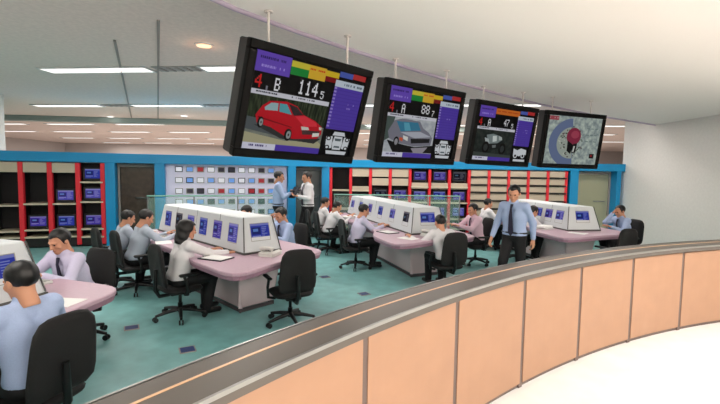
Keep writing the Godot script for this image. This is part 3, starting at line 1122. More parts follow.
func rack_bay(run: int, t0: float, t1: float, label: String, spec: Dictionary, last: bool, group: String) -> void:
	# spec: panels [[y0,y1]...], shelves [y...], screens [[y, on]...]
	var w := t1 - t0
	var t := thing("rack_bay", label, "equipment rack", Vector3.ZERO, 0.0, group)
	t.transform = wall_xf(run, (t0 + t1) / 2)
	var pw := 0.075 if run == 1 else 0.09
	part("post", bx(Vector3(pw, 1.86, 0.12), 0.006), mats.red, t, Transform3D(Basis.IDENTITY, Vector3(-w / 2, 0.98, -0.07)))
	part("side_panel", bx(Vector3(0.02, 1.86, 0.36), 0.0), mats.rack_dark, t, Transform3D(Basis.IDENTITY, Vector3(-w / 2, 0.98, -0.31)))
	if last:
		part("post", bx(Vector3(pw, 1.86, 0.12), 0.006), mats.red, t, Transform3D(Basis.IDENTITY, Vector3(w / 2 - pw * 0.5, 0.98, -0.07)))
	var iw := w - pw
	part("back_panel", bx(Vector3(w, 1.86, 0.02), 0.0), mats.rack_dark, t, Transform3D(Basis.IDENTITY, Vector3(0, 0.98, -0.49)))
	for y: float in spec.shelves:
		part("shelf", bx(Vector3(iw, 0.035, 0.5), 0.004), spec.get("shelf_mat", mats.shelf), t, Transform3D(Basis.IDENTITY, Vector3(0, y, -0.24)))
	for p: Array in spec.panels:
		part("cover_panel", bx(Vector3(iw - 0.012, p[1] - p[0], 0.02), 0.004), mats.cover, t, Transform3D(Basis.IDENTITY, Vector3(0, (p[0] + p[1]) / 2, -0.03)))
	part("base_panel", bx(Vector3(iw, 0.2, 0.02), 0.003), mats.rack_dark, t, Transform3D(Basis.IDENTITY, Vector3(0, 0.12, -0.05)))
	for s: Array in spec.screens:
		rack_monitor(run, (t0 + t1) / 2 + 0.01, s[0], s[1], s[2] + " in the " + spec.bay)


func rack_monitor(run: int, tc: float, y: float, kind: int, label: String) -> void:
	var m := thing("rack_monitor", label, "monitor", Vector3.ZERO, 0.0, "small monitors in the racks")
	m.transform = wall_xf(run, tc, y, -0.1)
	var b := MB.new()
	var w := 0.4
	var h := 0.31
	b.box(Vector3(0, h / 2, -0.02), Vector3(w, h, 0.06), 0.012)
	b.loft([
		PackedVector3Array([Vector3(-w / 2, 0.0, -0.05), Vector3(w / 2, 0.0, -0.05), Vector3(w / 2, h, -0.05), Vector3(-w / 2, h, -0.05)]),
		PackedVector3Array([Vector3(-w / 3, 0.03, -0.33), Vector3(w / 3, 0.03, -0.33), Vector3(w / 3, h * 0.8, -0.33), Vector3(-w / 3, h * 0.8, -0.33)])])
	part("case", b.mesh(), mats.monitor_case, m)
	part("bezel", frame_bars(0.3, 0.21, 0.035, 0.0, 0.022, 0.006), mats.monitor_case, m, Transform3D(Basis.IDENTITY, Vector3(0, h / 2 + 0.01, 0)))
	part("screen", picture(0.3, 0.21), mats["desk_screen_%d" % kind], m, Transform3D(Basis.IDENTITY, Vector3(0, h / 2 + 0.01, 0.012)))
	b = MB.new()
	b.box(Vector3(0.16, 0.022, 0.011), Vector3(0.02, 0.012, 0.008), 0.002)
	part("button", b.mesh(), mats.shelf, m)


# ---------------------------------------------------------------- hanging screens
func hanging_screen(c: Vector3, right: Vector3, n: Vector3, im: Image, label: String) -> void:
	var pw := 1.15
	var phh := pw / 1.5
	var z := n.normalized()
	var x := right.normalized()
	x = (x - z * x.dot(z)).normalized()
	var y := z.cross(x)
	var t := thing("hanging_screen", label, "screen", Vector3.ZERO, 0.0, "large screens hung in an arc over the counter")
	t.transform = Transform3D(Basis(x, y, z), c)
	var bw := 0.07
	part("bezel", frame_bars(pw, phh, bw, -0.05, 0.02, 0.008), mats.screen_frame, t)
	part("cabinet", bx(Vector3(pw + bw * 2 - 0.01, phh + bw * 2 - 0.01, 0.14), 0.012, Vector3(0, 0, -0.11)), mats.screen_side, t)
	part("display", picture(pw, phh), face_screen(im, 0.85), t, Transform3D(Basis.IDENTITY, Vector3(0, 0, 0.002)))
	# brackets up to the ceiling, upright in the room
	var inv := t.transform.affine_inverse()
	for s: float in [-0.42, 0.42]:
		var foot := Vector3(s, phh / 2 + bw - 0.01, -0.12)
		var w0 := t.transform * foot
		var w1 := Vector3(w0.x, SOFFIT + 0.02, w0.z)
		var b := MB.new()
		b.tube([inv * (w0 - Vector3(0, 0.06, 0)), inv * w1], [0.011, 0.011], 8)
		part("hanger", b.mesh(), mats.bracket, t)
		b = MB.new()
		b.tube([inv * (w1 - Vector3(0, 0.03, 0)), inv * w1], [0.035, 0.035], 12)
		part("ceiling_plate", b.mesh(), mats.bracket, t)


# ---------------------------------------------------------------- arcs
const CC := Vector2(7.73, 4.49)
const CR := 10.2


func arc_pt(a: float, r: float, y: float) -> Vector3:
	return Vector3(CC.x + cos(a) * r, y, CC.y + sin(a) * r)


func arc_band(a0: float, a1: float, prof: Array, seg: int) -> ArrayMesh:
	# prof: closed outline [(r, y)...], counter-clockwise in (r, y)
	var b := MB.new()
	var n := prof.size()
	b.flat()
	for i in seg:
		var p := lerpf(a0, a1, float(i) / seg)
		var q := lerpf(a0, a1, float(i + 1) / seg)
		var mid := (p + q) / 2
		for k in n:
			var A: Vector2 = prof[k]
			var B: Vector2 = prof[(k + 1) % n]
			var e := B - A
			var nn := Vector3(cos(mid) * e.y, -e.x, sin(mid) * e.y)
			b.quad(arc_pt(p, A.x, A.y), arc_pt(p, B.x, B.y), arc_pt(q, B.x, B.y), arc_pt(q, A.x, A.y), nn)
	for e: float in [a0, a1]:
		var ring := PackedVector3Array()
		for A: Vector2 in prof:
			ring.append(arc_pt(e, A.x, A.y))
		var tang := Vector3(-sin(e), 0, cos(e)) * (1.0 if (e == a1) == (a1 > a0) else -1.0)
		var p2 := PackedVector2Array(prof)
		var tr := Geometry2D.triangulate_polygon(p2)
		for i in range(0, tr.size(), 3):
			b.tri(ring[tr[i]], ring[tr[i + 1]], ring[tr[i + 2]], tang)
	return b.mesh()


func rect_prof(r0: float, r1: float, y0: float, y1: float) -> Array:
	return [Vector2(r0, y0), Vector2(r1, y0), Vector2(r1, y1), Vector2(r0, y1)]


# ---------------------------------------------------------------- build
func _ready() -> void:
	rng.seed = 7
	# camera
	var cam := Camera3D.new()
	cam.name = "camera"
	add_child(cam)
	cam.position = Vector3(0, 1.8, 0)
	cam.basis = Basis(Vector3.RIGHT, -atan(30.0 / 430.0)) * Basis(Vector3.BACK, deg_to_rad(ROLL))
	cam.fov = rad_to_deg(2.0 * atan(202.0 / 430.0))
	cam.near = 0.05
	cam.current = true
	# environment
	var we := WorldEnvironment.new()
	we.name = "world_environment"
	var env := Environment.new()
	env.background_mode = Environment.BG_COLOR
	env.background_color = Color(0.02, 0.02, 0.02)
	env.tonemap_mode = Environment.TONE_MAPPER_LINEAR
	env.tonemap_exposure = 0.65
	env.sdfgi_enabled = true
	env.ssao_enabled = true
	env.ssil_enabled = true
	we.environment = env
	add_child(we)
	make_materials()
	make_room()
	make_lights()
	make_counter()
	make_partition()
	for i in 4:
		make_console(i)
	hanging_screen(Vector3(-0.46, 2.331, -3.774), Vector3(0.72, -0.023, -0.693), Vector3(0.657, -0.296, 0.693), result_image(0), "largest hanging screen, showing a red hatchback and the figures 114")
	hanging_screen(Vector3(0.722, 2.355, -5.065), Vector3(0.79, -0.003, -0.614), Vector3(0.603, -0.183, 0.777), result_image(1), "hanging screen showing a silver car with a blue windscreen")
	hanging_screen(Vector3(2.117, 2.375, -6.415), Vector3(0.863, -0.018, -0.506), Vector3(0.495, -0.173, 0.851), result_image(2), "hanging screen showing a dark motorcycle picture beside a purple list")
	hanging_screen(Vector3(3.478, 2.366, -7.108), Vector3(0.93, -0.004, -0.368), Vector3(0.364, -0.14, 0.921), map_image(), "hanging screen showing a pale grey map with a red blob, beside the motorcycle screen")
	make_templates()
	make_people()
	make_small_things()


func make_materials() -> void:
	mats.floor = grain(mat(Color(0.5, 0.73, 0.725), 0.42), 0.02, 0.86, 0.6, 0.0, 3)
	mats.gallery_floor = grain(mat(Color(0.9, 0.9, 0.89), 0.35), 0.02, 0.95, 0.5, 0.0, 4)
	mats.hall_floor = grain(mat(Color(0.66, 0.63, 0.61), 0.6), 0.02, 0.9, 0.5, 0.0, 24)
	mats.hall_wall = mat(Color(0.76, 0.73, 0.72), 0.85)
	mats.ceiling = grain(mat(Color(0.95, 0.89, 0.86), 0.9), 0.05, 0.94, 1.0, 0.0, 5)
	mats.soffit = mat(Color(0.95, 0.93, 0.91), 0.9)
	mats.soffit_edge = mat(Color(0.7, 0.64, 0.72), 0.7)
	mats.wall = grain(mat(Color(0.9, 0.89, 0.87), 0.85), 0.05, 0.97, 1.0, 0.0, 6)
	mats.blue = mat(Color(0.0, 0.53, 0.74), 0.4)
	mats.red = mat(Color(0.86, 0.14, 0.2), 0.45)
	mats.cover = mat(Color(0.74, 0.69, 0.61), 0.55)
	mats.shelf = mat(Color(0.78, 0.75, 0.66), 0.5)
	mats.shelf_dark = mat(Color(0.12, 0.12, 0.11), 0.5)
	mats.rack_dark = mat(Color(0.06, 0.05, 0.06), 0.6)
	mats.monitor_case = mat(Color(0.1, 0.1, 0.11), 0.5)
	mats.desktop = grain(mat(Color(0.75, 0.63, 0.69), 0.45), 0.06, 0.95, 1.5, 0.0, 8)
	mats.desk_edge = mat(Color(0.62, 0.47, 0.54), 0.5)
	mats.pedestal = mat(Color(0.86, 0.78, 0.79), 0.55)
	mats.plinth = mat(Color(0.3, 0.28, 0.29), 0.6)
	mats.housing = mat(Color(0.81, 0.83, 0.84), 0.5)
	mats.seam = mat(Color(0.3, 0.3, 0.29), 0.6)
	mats.bezel = mat(Color(0.62, 0.62, 0.6), 0.5)
	mats.screen_frame = mat(Color(0.035, 0.03, 0.03), 0.4)
	mats.screen_frame.metallic_specular = 0.2
	mats.screen_side = mat(Color(0.1, 0.08, 0.075), 0.5)
	mats.bracket = mat(Color(0.82, 0.78, 0.76), 0.5)
	mats.chair_cloth = grain(mat(Color(0.055, 0.05, 0.055), 0.8), 0.3, 0.6, 6.0, 0.0, 9)
	mats.chair_cloth.rim_enabled = true
	mats.chair_cloth.rim = 0.15
	mats.chair_plastic = mat(Color(0.04, 0.04, 0.042), 0.45)
	mats.counter_top = mat(Color(0.36, 0.34, 0.32), 0.35)
	mats.counter_top.metallic_specular = 0.25
	mats.counter_panel = grain(mat(Color(0.62, 0.475, 0.375), 0.5), 0.02, 0.94, 0.7, 0.0, 11)
	mats.counter_post = mat(Color(0.36, 0.3, 0.28), 0.5)
	mats.inlay = mat(Color(0.8, 0.64, 0.5), 0.3)
	mats.metal = mat(Color(0.6, 0.6, 0.59), 0.3, 0.9)
	mats.lamp = glow(Color(1.0, 0.98, 0.96), 2.2)
	mats.lamp_warm = glow(Color(1.0, 0.72, 0.5), 1.6)
	mats.lamp_body = mat(Color(0.85, 0.85, 0.85), 0.5)
	mats.vent = mat(Color(0.66, 0.64, 0.63), 0.6)
	mats.track = mat(Color(0.6, 0.57, 0.55), 0.6)
	mats.bulkhead = mat(Color(0.6, 0.66, 0.65), 0.7)
	mats.door_dark = grain(mat(Color(0.34, 0.28, 0.23), 0.2), 0.03, 0.6, 0.8, 0.0, 12)
	mats.door_grey = mat(Color(0.32, 0.35, 0.34), 0.35)
	mats.door_pale = mat(Color(0.66, 0.66, 0.55), 0.3)
	mats.board = mat(Color(0.9, 0.88, 0.97), 0.45)
	mats.base_white = mat(Color(0.8, 0.8, 0.82), 0.5)
	mats.glass = mat(Color(0.75, 0.95, 0.88, 0.12), 0.05)
	mats.glass.transparency = BaseMaterial3D.TRANSPARENCY_ALPHA
	mats.glass_edge = mat(Color(0.5, 0.68, 0.62), 0.25)
	mats.skin = mat(Color(0.78, 0.56, 0.44), 0.55)
	mats.hair = mat(Color(0.035, 0.028, 0.03), 0.5)
	mats.eye = mat(Color(0.05, 0.04, 0.04), 0.2)
	mats.lip = mat(Color(0.62, 0.33, 0.3), 0.5)
	mats.shirt_white = grain(mat(Color(0.9, 0.89, 0.9), 0.8), 0.1, 0.93, 3.0, 0.0, 13)
	mats.shirt_blue = grain(mat(Color(0.65, 0.72, 0.86), 0.8), 0.1, 0.93, 3.0, 0.0, 14)
	mats.shirt_lilac = grain(mat(Color(0.83, 0.81, 0.91), 0.8), 0.1, 0.93, 3.0, 0.0, 15)
	mats.shirt_pink = grain(mat(Color(0.9, 0.76, 0.82), 0.8), 0.1, 0.93, 3.0, 0.0, 16)
	mats.shirt_grey = grain(mat(Color(0.72, 0.76, 0.82), 0.8), 0.1, 0.93, 3.0, 0.0, 17)
	mats.cloth_dark = grain(mat(Color(0.07, 0.065, 0.08), 0.85), 0.1, 0.8, 3.0, 0.0, 18)
	mats.tie_dark = mat(Color(0.12, 0.1, 0.2), 0.6)
	mats.shoe = mat(Color(0.03, 0.03, 0.03), 0.35)
	mats.paper = mat(Color(0.93, 0.93, 0.92), 0.8)
	mats.folder = mat(Color(0.05, 0.06, 0.12), 0.5)
	mats.floor_box = mat(Color(0.1, 0.2, 0.42), 0.45)
	mats.keys = mat(Color(0.82, 0.82, 0.8), 0.5)
	mats.key_dark = mat(Color(0.3, 0.3, 0.32), 0.5)
	for k in 4:
		mats["desk_screen_%d" % k] = face_screen(desk_image(k), [1.0, 0.95, 0.8, 0.95][k])
	mats.tile_white = glow(Color(0.95, 0.95, 1.0), 0.9)
	mats.tile_red = glow(Color(0.7, 0.1, 0.16), 0.7)
	mats.tile_dark = glow(Color(0.2, 0.17, 0.26), 0.4)
	mats.tile_blue = glow(Color(0.45, 0.66, 0.95), 0.8)


func make_room() -> void:
	struct("floor", bx(Vector3(40, 0.2, 34), 0.0, Vector3(0, -0.1, -12)), mats.floor, "teal floor of the control room")
	struct("floor_hall", bx(Vector3(40, 0.03, 16.5), 0.0, Vector3(0, 0.015, -20.6)), mats.hall_floor, "pale floor of the hall beyond the partition")
	# gallery floor: inside the counter's arc
	var g := PackedVector2Array()
	for i in 41:
		var p := arc_pt(lerpf(PI * 0.99, PI * 1.485, i / 40.0), CR + 0.1, 0)
		g.append(Vector2(p.x, p.z))
	g.append(Vector2(7.1, 4.9))
	g.append(Vector2(-2.5, 4.9))
	struct("floor_gallery", slab(wind(g), -0.02, 0.02, 0.0), mats.gallery_floor, "pale floor of the viewing gallery before the counter")
	struct("ceiling", bx(Vector3(40, 0.2, 34), 0.0, Vector3(0, CEIL + 0.1, -12)), mats.ceiling, "warm grey flat ceiling over the whole hall")
	# dropped gallery ceiling with its curved edge
	var s := PackedVector2Array()
	for p: Vector2 in [Vector2(-3.4, 4.9), Vector2(-2.75, 1.2), Vector2(-1.95, -1.4), Vector2(-1.5, -2.5), Vector2(-0.99, -3.42), Vector2(-0.56, -3.98), Vector2(-0.2, -4.4), Vector2(0.1, -4.72), Vector2(0.66, -5.34), Vector2(1.26, -5.95), Vector2(2.2, -6.85), Vector2(3.16, -7.7), Vector2(5.0, -9.1), Vector2(7.1, -10.5), Vector2(7.1, 4.9)]:
		s.append(p)
	struct("ceiling_gallery", slab(wind(s.duplicate()), SOFFIT, CEIL, 0.0), mats.soffit, "white dropped ceiling over the viewing gallery")
	# its edge strip, as a swept bar
	var pts := []
	var rr := []
	for i in range(1, s.size() - 1):
		pts.append(Vector3(s[i].x, SOFFIT + 0.0, s[i].y))
		rr.append(0.028)
	var b := MB.new()
	b.tube(pts, rr, 8)
	struct("trim_1", b.mesh(), mats.soffit_edge, "lilac grey edge strip of the dropped gallery ceiling")
	struct("wall_left", bx(Vector3(0.2, CEIL, 15.0), 0.0, Vector3(-8.15, CEIL / 2, -2.3)), mats.wall, "white wall closing the room beside the first racks")
	struct("wall_right", bx(Vector3(0.2, CEIL, 16.8), 0.0, Vector3(7.2, CEIL / 2, -3.3)), mats.wall, "plain white wall beyond the glass door")
	struct("wall_rear", bx(Vector3(15.6, CEIL, 0.2), 0.0, Vector3(-0.5, CEIL / 2, 5.0)), mats.wall, "white wall behind the viewing gallery")
	struct("wall_far", bx(Vector3(40, CEIL, 0.2), 0.0, Vector3(0, CEIL / 2, -28.5)), mats.hall_wall, "pale far wall of the hall beyond the partition")
	struct("wall_hall", bx(Vector3(0.2, CEIL, 20), 0.0, Vector3(-19.5, CEIL / 2, -18.5)), mats.hall_wall, "pale side wall of the hall beyond the partition")
	struct("wall_hall_end", bx(Vector3(0.2, CEIL, 18), 0.0, Vector3(17.5, CEIL / 2, -20)), mats.hall_wall, "pale end wall of the hall beyond the partition")
	# slim tracks and a shallow bulkhead on the ceiling
	for q in [[Vector3(-3.1, 0, -5.5), Vector3(-8.0, 0, -15.2)], [Vector3(-2.2, 0, -4.75), Vector3(-7.3, 0, -15.6)]]:
		var d: Vector3 = q[1] - q[0]
		var bb := MB.new()
		bb.box(Vector3.ZERO, Vector3(0.03, 0.02, d.length()), 0.0)
		struct("trim_2" if q[0].x < -3 else "trim_3", bb.mesh(), mats.track, "thin grey track running along the ceiling", Transform3D(Basis(Vector3.UP, atan2(d.x, d.z)), (q[0] + q[1]) / 2 + Vector3(0, CEIL - 0.008, 0)))
	struct("trim_4", bx(Vector3(24, 0.16, 0.3), 0.01), mats.bulkhead, "shallow grey green bulkhead across the ceiling", Transform3D(Basis(Vector3.UP, 0.1), Vector3(-7.0, CEIL - 0.08, -14.0)))


func light_bar(at: Vector3, turn: float, w: float, label: String, energy: float) -> void:
	var t := thing("ceiling_light", label, "ceiling light", at, turn, "fluorescent ceiling lights in rows")
	part("housing", frame_bars_flat(w, 0.3), mats.lamp_body, t)
	part("diffuser", bx(Vector3(w, 0.012, 0.3), 0.003, Vector3(0, -0.012, 0)), mats.lamp, t)
	var l := AreaLight3D.new()
	l.name = "lamp_light"
	l.area_size = Vector2(w, 0.3)
	l.light_energy = energy
	l.light_color = Color(1.0, 0.97, 0.94)
	l.shadow_enabled = true
	l.set("area_range", 30.0)
	l.set("area_attenuation", 2.0)
	t.add_child(l)
	l.rotation.x = -PI / 2
	l.position.y = -0.03


func frame_bars_flat(w: float, d: float) -> ArrayMesh:
	var b := MB.new()
	for s: float in [-1.0, 1.0]:
		b.box(Vector3(0, -0.012, s * (d / 2 + 0.015)), Vector3(w + 0.06, 0.026, 0.03), 0.003)
		b.box(Vector3(s * (w / 2 + 0.015), -0.012, 0), Vector3(0.03, 0.026, d), 0.003)
	return b.mesh()


func make_lights() -> void:
	var turn := 0.11
	var d := Vector3(cos(turn), 0, -sin(turn)) * -1.0
	d = Vector3(cos(turn), 0, -sin(turn))
	d = Vector3(cos(0.11), 0, sin(0.11))
	var rows := [
		[Vector3(-1.55, CEIL, -6.82), -1, 0, "first row before the hanging screens"],
		[Vector3(-4.82, CEIL, -10.93), -1, 4, "second row over the partition"],
		[Vector3(-5.2, CEIL, -15.3), -3, 5, "third row beyond the partition"],
		[Vector3(-7.3, CEIL, -18.6), -3, 7, "fourth row beyond the partition"],
		[Vector3(-7.0, CEIL, -22.3), -3, 7, "fifth row beyond the partition"],
		[Vector3(-7.0, CEIL, -26.0), -3, 7, "last row by the far wall"],
		[Vector3(-3.6, CEIL, -2.6), -1, 0, "row over the nearest console"]]
	var nth := ["first", "second", "third", "fourth", "fifth", "sixth", "seventh", "eighth", "ninth", "tenth", "eleventh", "twelfth"]
	for r in rows.size():
		var k := 0
		for i in range(rows[r][1], rows[r][2] + 1):
			var p: Vector3 = rows[r][0] + d * (i * 2.72)
			if p.x < -18.6 or p.x > 16.5 or (r == 6 and p.x < -7.0) or (r == 0 and p.x > -0.5):
				continue
			light_bar(p - d * 0.06, -0.11, 1.8, "fluorescent ceiling light, %s along the %s" % [nth[k], rows[r][3]], 8.6)
			k += 1
	# ventilated strips between the lights of the first two rows
	for e in [[0, -0.5, "first"], [1, -0.5, "second"], [1, 0.5, "second"]]:
		var p: Vector3 = rows[e[0]][0] + d * (e[1] * 2.72)
		var t := thing("vent_strip", "grey vented strip between two lights of the %s row%s" % [e[2], "" if e[1] < 0.0 else ", one light further along"], "air vent", p, -0.11, "vent strips between lights")
		part("tray", bx(Vector3(0.8, 0.012, 0.3), 0.002, Vector3(0, -0.008, 0)), mats.vent, t)
		for k in 5:
			part("slat", bx(Vector3(0.05, 0.014, 0.24), 0.002, Vector3(-0.28 + k * 0.14, -0.018, 0)), mats.track, t)
	# small round downlights
	var k2 := 0
	for p: Vector2 in [Vector2(-2.04, -5.66), Vector2(-7.8, -13.5), Vector2(-5.3, -13.0)]:
		var t := thing("downlight", ["warm round downlight near the largest hanging screen", "small pale round downlight before the bulkhead, over the racks", "small pale round downlight before the bulkhead, over the display wall"][k2], "downlight", Vector3(p.x, CEIL, p.y), 0.0, "round ceiling downlights")
		var b := MB.new()
		b.tube([Vector3(0, 0.01, 0), Vector3(0, -0.012, 0)], [0.13, 0.12], 20)
		part("ring", b.mesh(), mats.lamp_body, t)
		b = MB.new()
		b.tube([Vector3(0, 0.0, 0), Vector3(0, -0.016, 0)], [0.095, 0.09], 20)
		part("lens", b.mesh(), mats.lamp_warm if k2 == 0 else mats.lamp, t)
		var l := OmniLight3D.new()
		l.name = "lamp_light"
		l.light_energy = 0.04
		l.light_size = 0.09
		l.omni_range = 30.0
		l.omni_attenuation = 2.0
		l.shadow_enabled = true
		l.light_color = Color(1.0, 0.75, 0.55) if k2 == 0 else Color(1, 0.97, 0.94)
		t.add_child(l)
		l.position.y = -0.12
		k2 += 1
	uplighter(Vector3(0.5, 1.9, 4.9), PI, "white wall uplighter on the rear gallery wall, behind the viewer")
	uplighter(Vector3(3.5, 1.9, 4.9), PI, "white wall uplighter on the rear gallery wall, middle of three")
	uplighter(Vector3(6.0, 1.9, 4.9), PI, "white wall uplighter on the rear gallery wall, by the corner")
	# lights of the viewing gallery, set into its dropped ceiling behind and beside the camera
	for e in [[Vector3(1.6, SOFFIT, 0.8), "over the viewer"], [Vector3(4.6, SOFFIT, 0.6), "beside the viewer"], [Vector3(4.6, SOFFIT, -3.0), "in front of the white wall"], [Vector3(1.6, SOFFIT, 3.6), "behind the viewer"], [Vector3(4.6, SOFFIT, 3.6), "in the rear corner"]]:
		light_bar(e[0], 0.0, 1.95, "fluorescent light set into the white gallery ceiling, " + e[1], 23.0)


func uplighter(at: Vector3, turn: float, label: String) -> void:
	var t := thing("wall_uplighter", label, "wall lamp", at, turn, "gallery wall uplighters")
	var b := MB.new()
	var o := rounded([Vector2(-0.3, 0.0), Vector2(-0.3, 0.2), Vector2(0.3, 0.2), Vector2(0.3, 0.0)], [0.0, 0.1, 0.1, 0.0], 4)
	b.loft([ring_at(o, 0.0, 0.03), ring_at(o, 0.16)])
	part("bowl", b.mesh(), mats.lamp_body, t)
	part("lens", slab(o, 0.16, 0.17, 0.002), mats.lamp, t)
	var l := AreaLight3D.new()
	l.name = "lamp_light"
	l.area_size = Vector2(0.5, 0.16)
	l.light_energy = 9.0
	l.light_color = Color(1.0, 0.97, 0.94)
	l.shadow_enabled = true
	l.set("area_range", 30.0)
	l.set("area_attenuation", 2.0)
	t.add_child(l)
	l.rotation.x = PI / 2
	l.position = Vector3(0, 0.19, 0.1)


func make_counter() -> void:
	var a_div := atan2(-2.2 - 4.49, 0.06 - 7.73)
	if a_div < 0:
		a_div += TAU
	var step := 0.92 / CR
	var t := thing("gallery_counter", "curved counter with peach front panels and dark polished top before the gallery", "counter")
	for i in range(-5, 9):
		var a0 := a_div + step * i
		var a1 := a0 + step
		if arc_pt(a1, CR, 0).x > 7.0:
			break
		part("front_panel", arc_band(a0 + 0.0022, a1 - 0.0022, rect_prof(CR, CR + 0.03, 0.06, 0.93), 6), mats.counter_panel, t)
		part("joint_post", arc_band(a0 - 0.0024, a0 + 0.0024, rect_prof(CR + 0.006, CR + 0.05, 0.0, 0.94), 1), mats.counter_post, t)
		part("kick_plate", arc_band(a0, a1, rect_prof(CR + 0.02, CR + 0.05, 0.0, 0.06), 6), mats.counter_post, t)
	var s := a_div - step * 5
	var e := a_div + step * 7
	part("core", arc_band(s, e, rect_prof(CR + 0.03, CR + 0.2, 0.0, 0.94), 60), mats.counter_post, t)
	part("countertop", arc_band(s, e, [Vector2(CR - 0.03, 0.945), Vector2(CR + 0.27, 0.945), Vector2(CR + 0.27, 0.99), Vector2(CR + 0.255, 1.0), Vector2(CR - 0.02, 1.0), Vector2(CR - 0.03, 0.99)], 70), mats.counter_top, t)
	part("edge_trim", arc_band(s, e, rect_prof(CR - 0.036, CR - 0.022, 0.984, 1.003), 70), mats.metal, t)
	part("inlay_strip", arc_band(s, e, rect_prof(CR + 0.135, CR + 0.147, 0.995, 1.003), 70), mats.inlay, t)
	part("rear_trim", arc_band(s, e, rect_prof(CR + 0.262, CR + 0.274, 0.95, 1.002), 70), mats.metal, t)


func make_partition() -> void:
	var la := (WB - WA).length()
	# hidden wall behind the racks, beam, columns
	struct("wall_back", bx(Vector3(la + 2.3, 2.02, 0.12), 0.0), mats.wall, "partition wall behind the racks and display wall", wall_xf(0, la / 2 - 1.15, 1.01, -0.6))
	struct("wall_back_racks", bx(Vector3(8.0, 2.02, 0.12), 0.0), mats.wall, "partition wall behind the long run of red racks", wall_xf(1, 4.0, 1.01, -0.6))
	struct("trim_5", bx(Vector3(la + 2.3, 0.22, 0.66), 0.008), mats.blue, "blue beam over the display wall", wall_xf(0, la / 2 - 1.15, 2.03, -0.3))
	struct("trim_6", bx(Vector3(8.05, 0.2, 0.66), 0.008), mats.blue, "blue beam over the long run of red racks", wall_xf(1, 3.95, 2.02, -0.3))
	var n := 7
	for q in [[0, 0.09, 0.2], [0, 1.13, 0.22], [0, 4.27, 0.2], [1, -0.08, 0.2], [1, 6.6, 0.22], [1, 7.8, 0.12]]:
		struct("trim_%d" % n, bx(Vector3(q[2], 1.93, 0.3), 0.01), mats.blue, "blue column of the partition", wall_xf(q[0], q[1], 0.965, -0.12))
		n += 1
	# doors
	door("door_1", 0, 0.2, 1.02, mats.door_dark, "dark bronze door between two blue columns")
	door("door_2", 0, 4.38, 5.14, mats.door_grey, "grey green door behind the two standing men")
	door("door_3", 1, 6.72, 7.74, mats.door_pale, "pale frosted glass door at the end of the racks")
	# racks
	var nth := ["first", "second", "third", "fourth", "fifth", "sixth", "seventh", "eighth", "ninth", "tenth", "eleventh", "twelfth"]
	for k in 4:
		var t1 := -0.02 - k * 0.54
		var bay: String = nth[k] + " rack bay from the bronze door"
		var spec := {"bay": bay, "panels": [[1.68, 1.9]], "shelves": [0.24, 0.95, 0.38], "screens": []}
		if k == 0:
			spec.panels = []
			spec.shelves = [0.22, 0.4, 1.02, 1.47]
			spec.screens = [[1.5, 0, "blue lit monitor on the top shelf"], [1.05, 1, "blue lit monitor on the middle shelf"], [0.44, 3, "blue lit monitor on the lower shelf"]]
		elif k < 3:
			spec.shelves = [0.24, 0.4, 0.98]
			spec.screens = [[0.43, 3 if k == 2 else 0, "monitor on the lower shelf"]]
			if k == 1:
				spec.screens.append([1.01, 1, "blue lit monitor on the middle shelf"])
		rack_bay(0, t1 - 0.54, t1, "equipment rack bay with red posts, %s from the bronze door" % nth[k], spec, k == 0, "rack bays beside the bronze door")
	for k in 12:
		var t0 := 0.06 + k * 0.531
		var bay: String = nth[k] + " bay of the long red rack"
		var spec := {"bay": bay, "panels": [], "shelves": [0.25, 0.75, 1.3], "screens": []}
		if k == 0:
			spec.shelves = [0.3, 0.8, 1.3]
		elif k == 1:
			spec.panels = [[1.68, 1.9], [1.32, 1.42]]
		elif k == 2 or k == 3:
			spec.panels = [[1.68, 1.9], [1.45, 1.64], [0.8, 0.98]]
			spec.shelves = [0.3, 0.76, 1.02]
			spec.screens = [[1.05, 2 if k == 2 else 3, "dim monitor on the middle shelf"]]
		elif k >= 4 and k < 7:
			spec.panels = [[1.45, 1.52]]
			spec.shelves = [0.3, 0.56, 1.0, 1.42]
			spec.panels = [[1.37, 1.54]]
			spec.screens = [[1.56, 3 if k != 6 else 2, "monitor on the top shelf"], [1.03, [1, 0, 3][k - 4], "monitor on the middle shelf"], [0.6, [0, 3, 1][k - 4], "monitor on the lower shelf"]]
		else:
			spec.shelves = [0.42, 0.64, 0.86, 1.08, 1.3, 1.5, 1.71]
			spec.shelf_mat = mats.shelf_dark
			spec.panels = []
			var ys: Array = spec.shelves + [1.92]
			for i in ys.size() - 1:
				spec.panels.append([ys[i] + 0.025, ys[i + 1] - 0.025])
		rack_bay(1, t0, t0 + 0.531, "bay of the long red rack, %s along from the standing men" % nth[k], spec, k == 11, "bays of the long red rack")
	# display wall
	var t := thing("display_wall", "pale lilac wall board carrying rows of small lit displays", "display board")
	t.transform = wall_xf(0, 2.7)
	part("board", bx(Vector3(2.92, 1.5, 0.08), 0.006), mats.board, t, Transform3D(Basis.IDENTITY, Vector3(0, 1.18, -0.2)))
	part("base_cabinet", bx(Vector3(2.92, 0.44, 0.4), 0.01), mats.base_white, t, Transform3D(Basis.IDENTITY, Vector3(0, 0.22, -0.2)))
	var tiles := ["white", "dark", "red", "white", "dark", "blue", "white", "red", "dark", "blue", "red", "white"]
	for r in 5:
		for c in 10:
			var d := part("display", frame_bars(0.135, 0.1, 0.018, 0.0, 0.03, 0.003), mats.bezel if (r * 7 + c * 3) % 5 else mats.monitor_case, t, Transform3D(Basis.IDENTITY, Vector3(-1.16 + c * 0.2456, 1.8 - r * 0.265, -0.162)))
			part("screen", bx(Vector3(0.135, 0.1, 0.012), 0.0, Vector3(0, 0, 0.006)), mats["tile_" + tiles[(c * 5 + r * 3 + (c * r) % 4) % 12]] if c > 0 else mats.tile_white, d)
	# glass railings
	railing(0, 0.95, 3.85, 0.75, "glass guard rail before the pale lilac display wall")
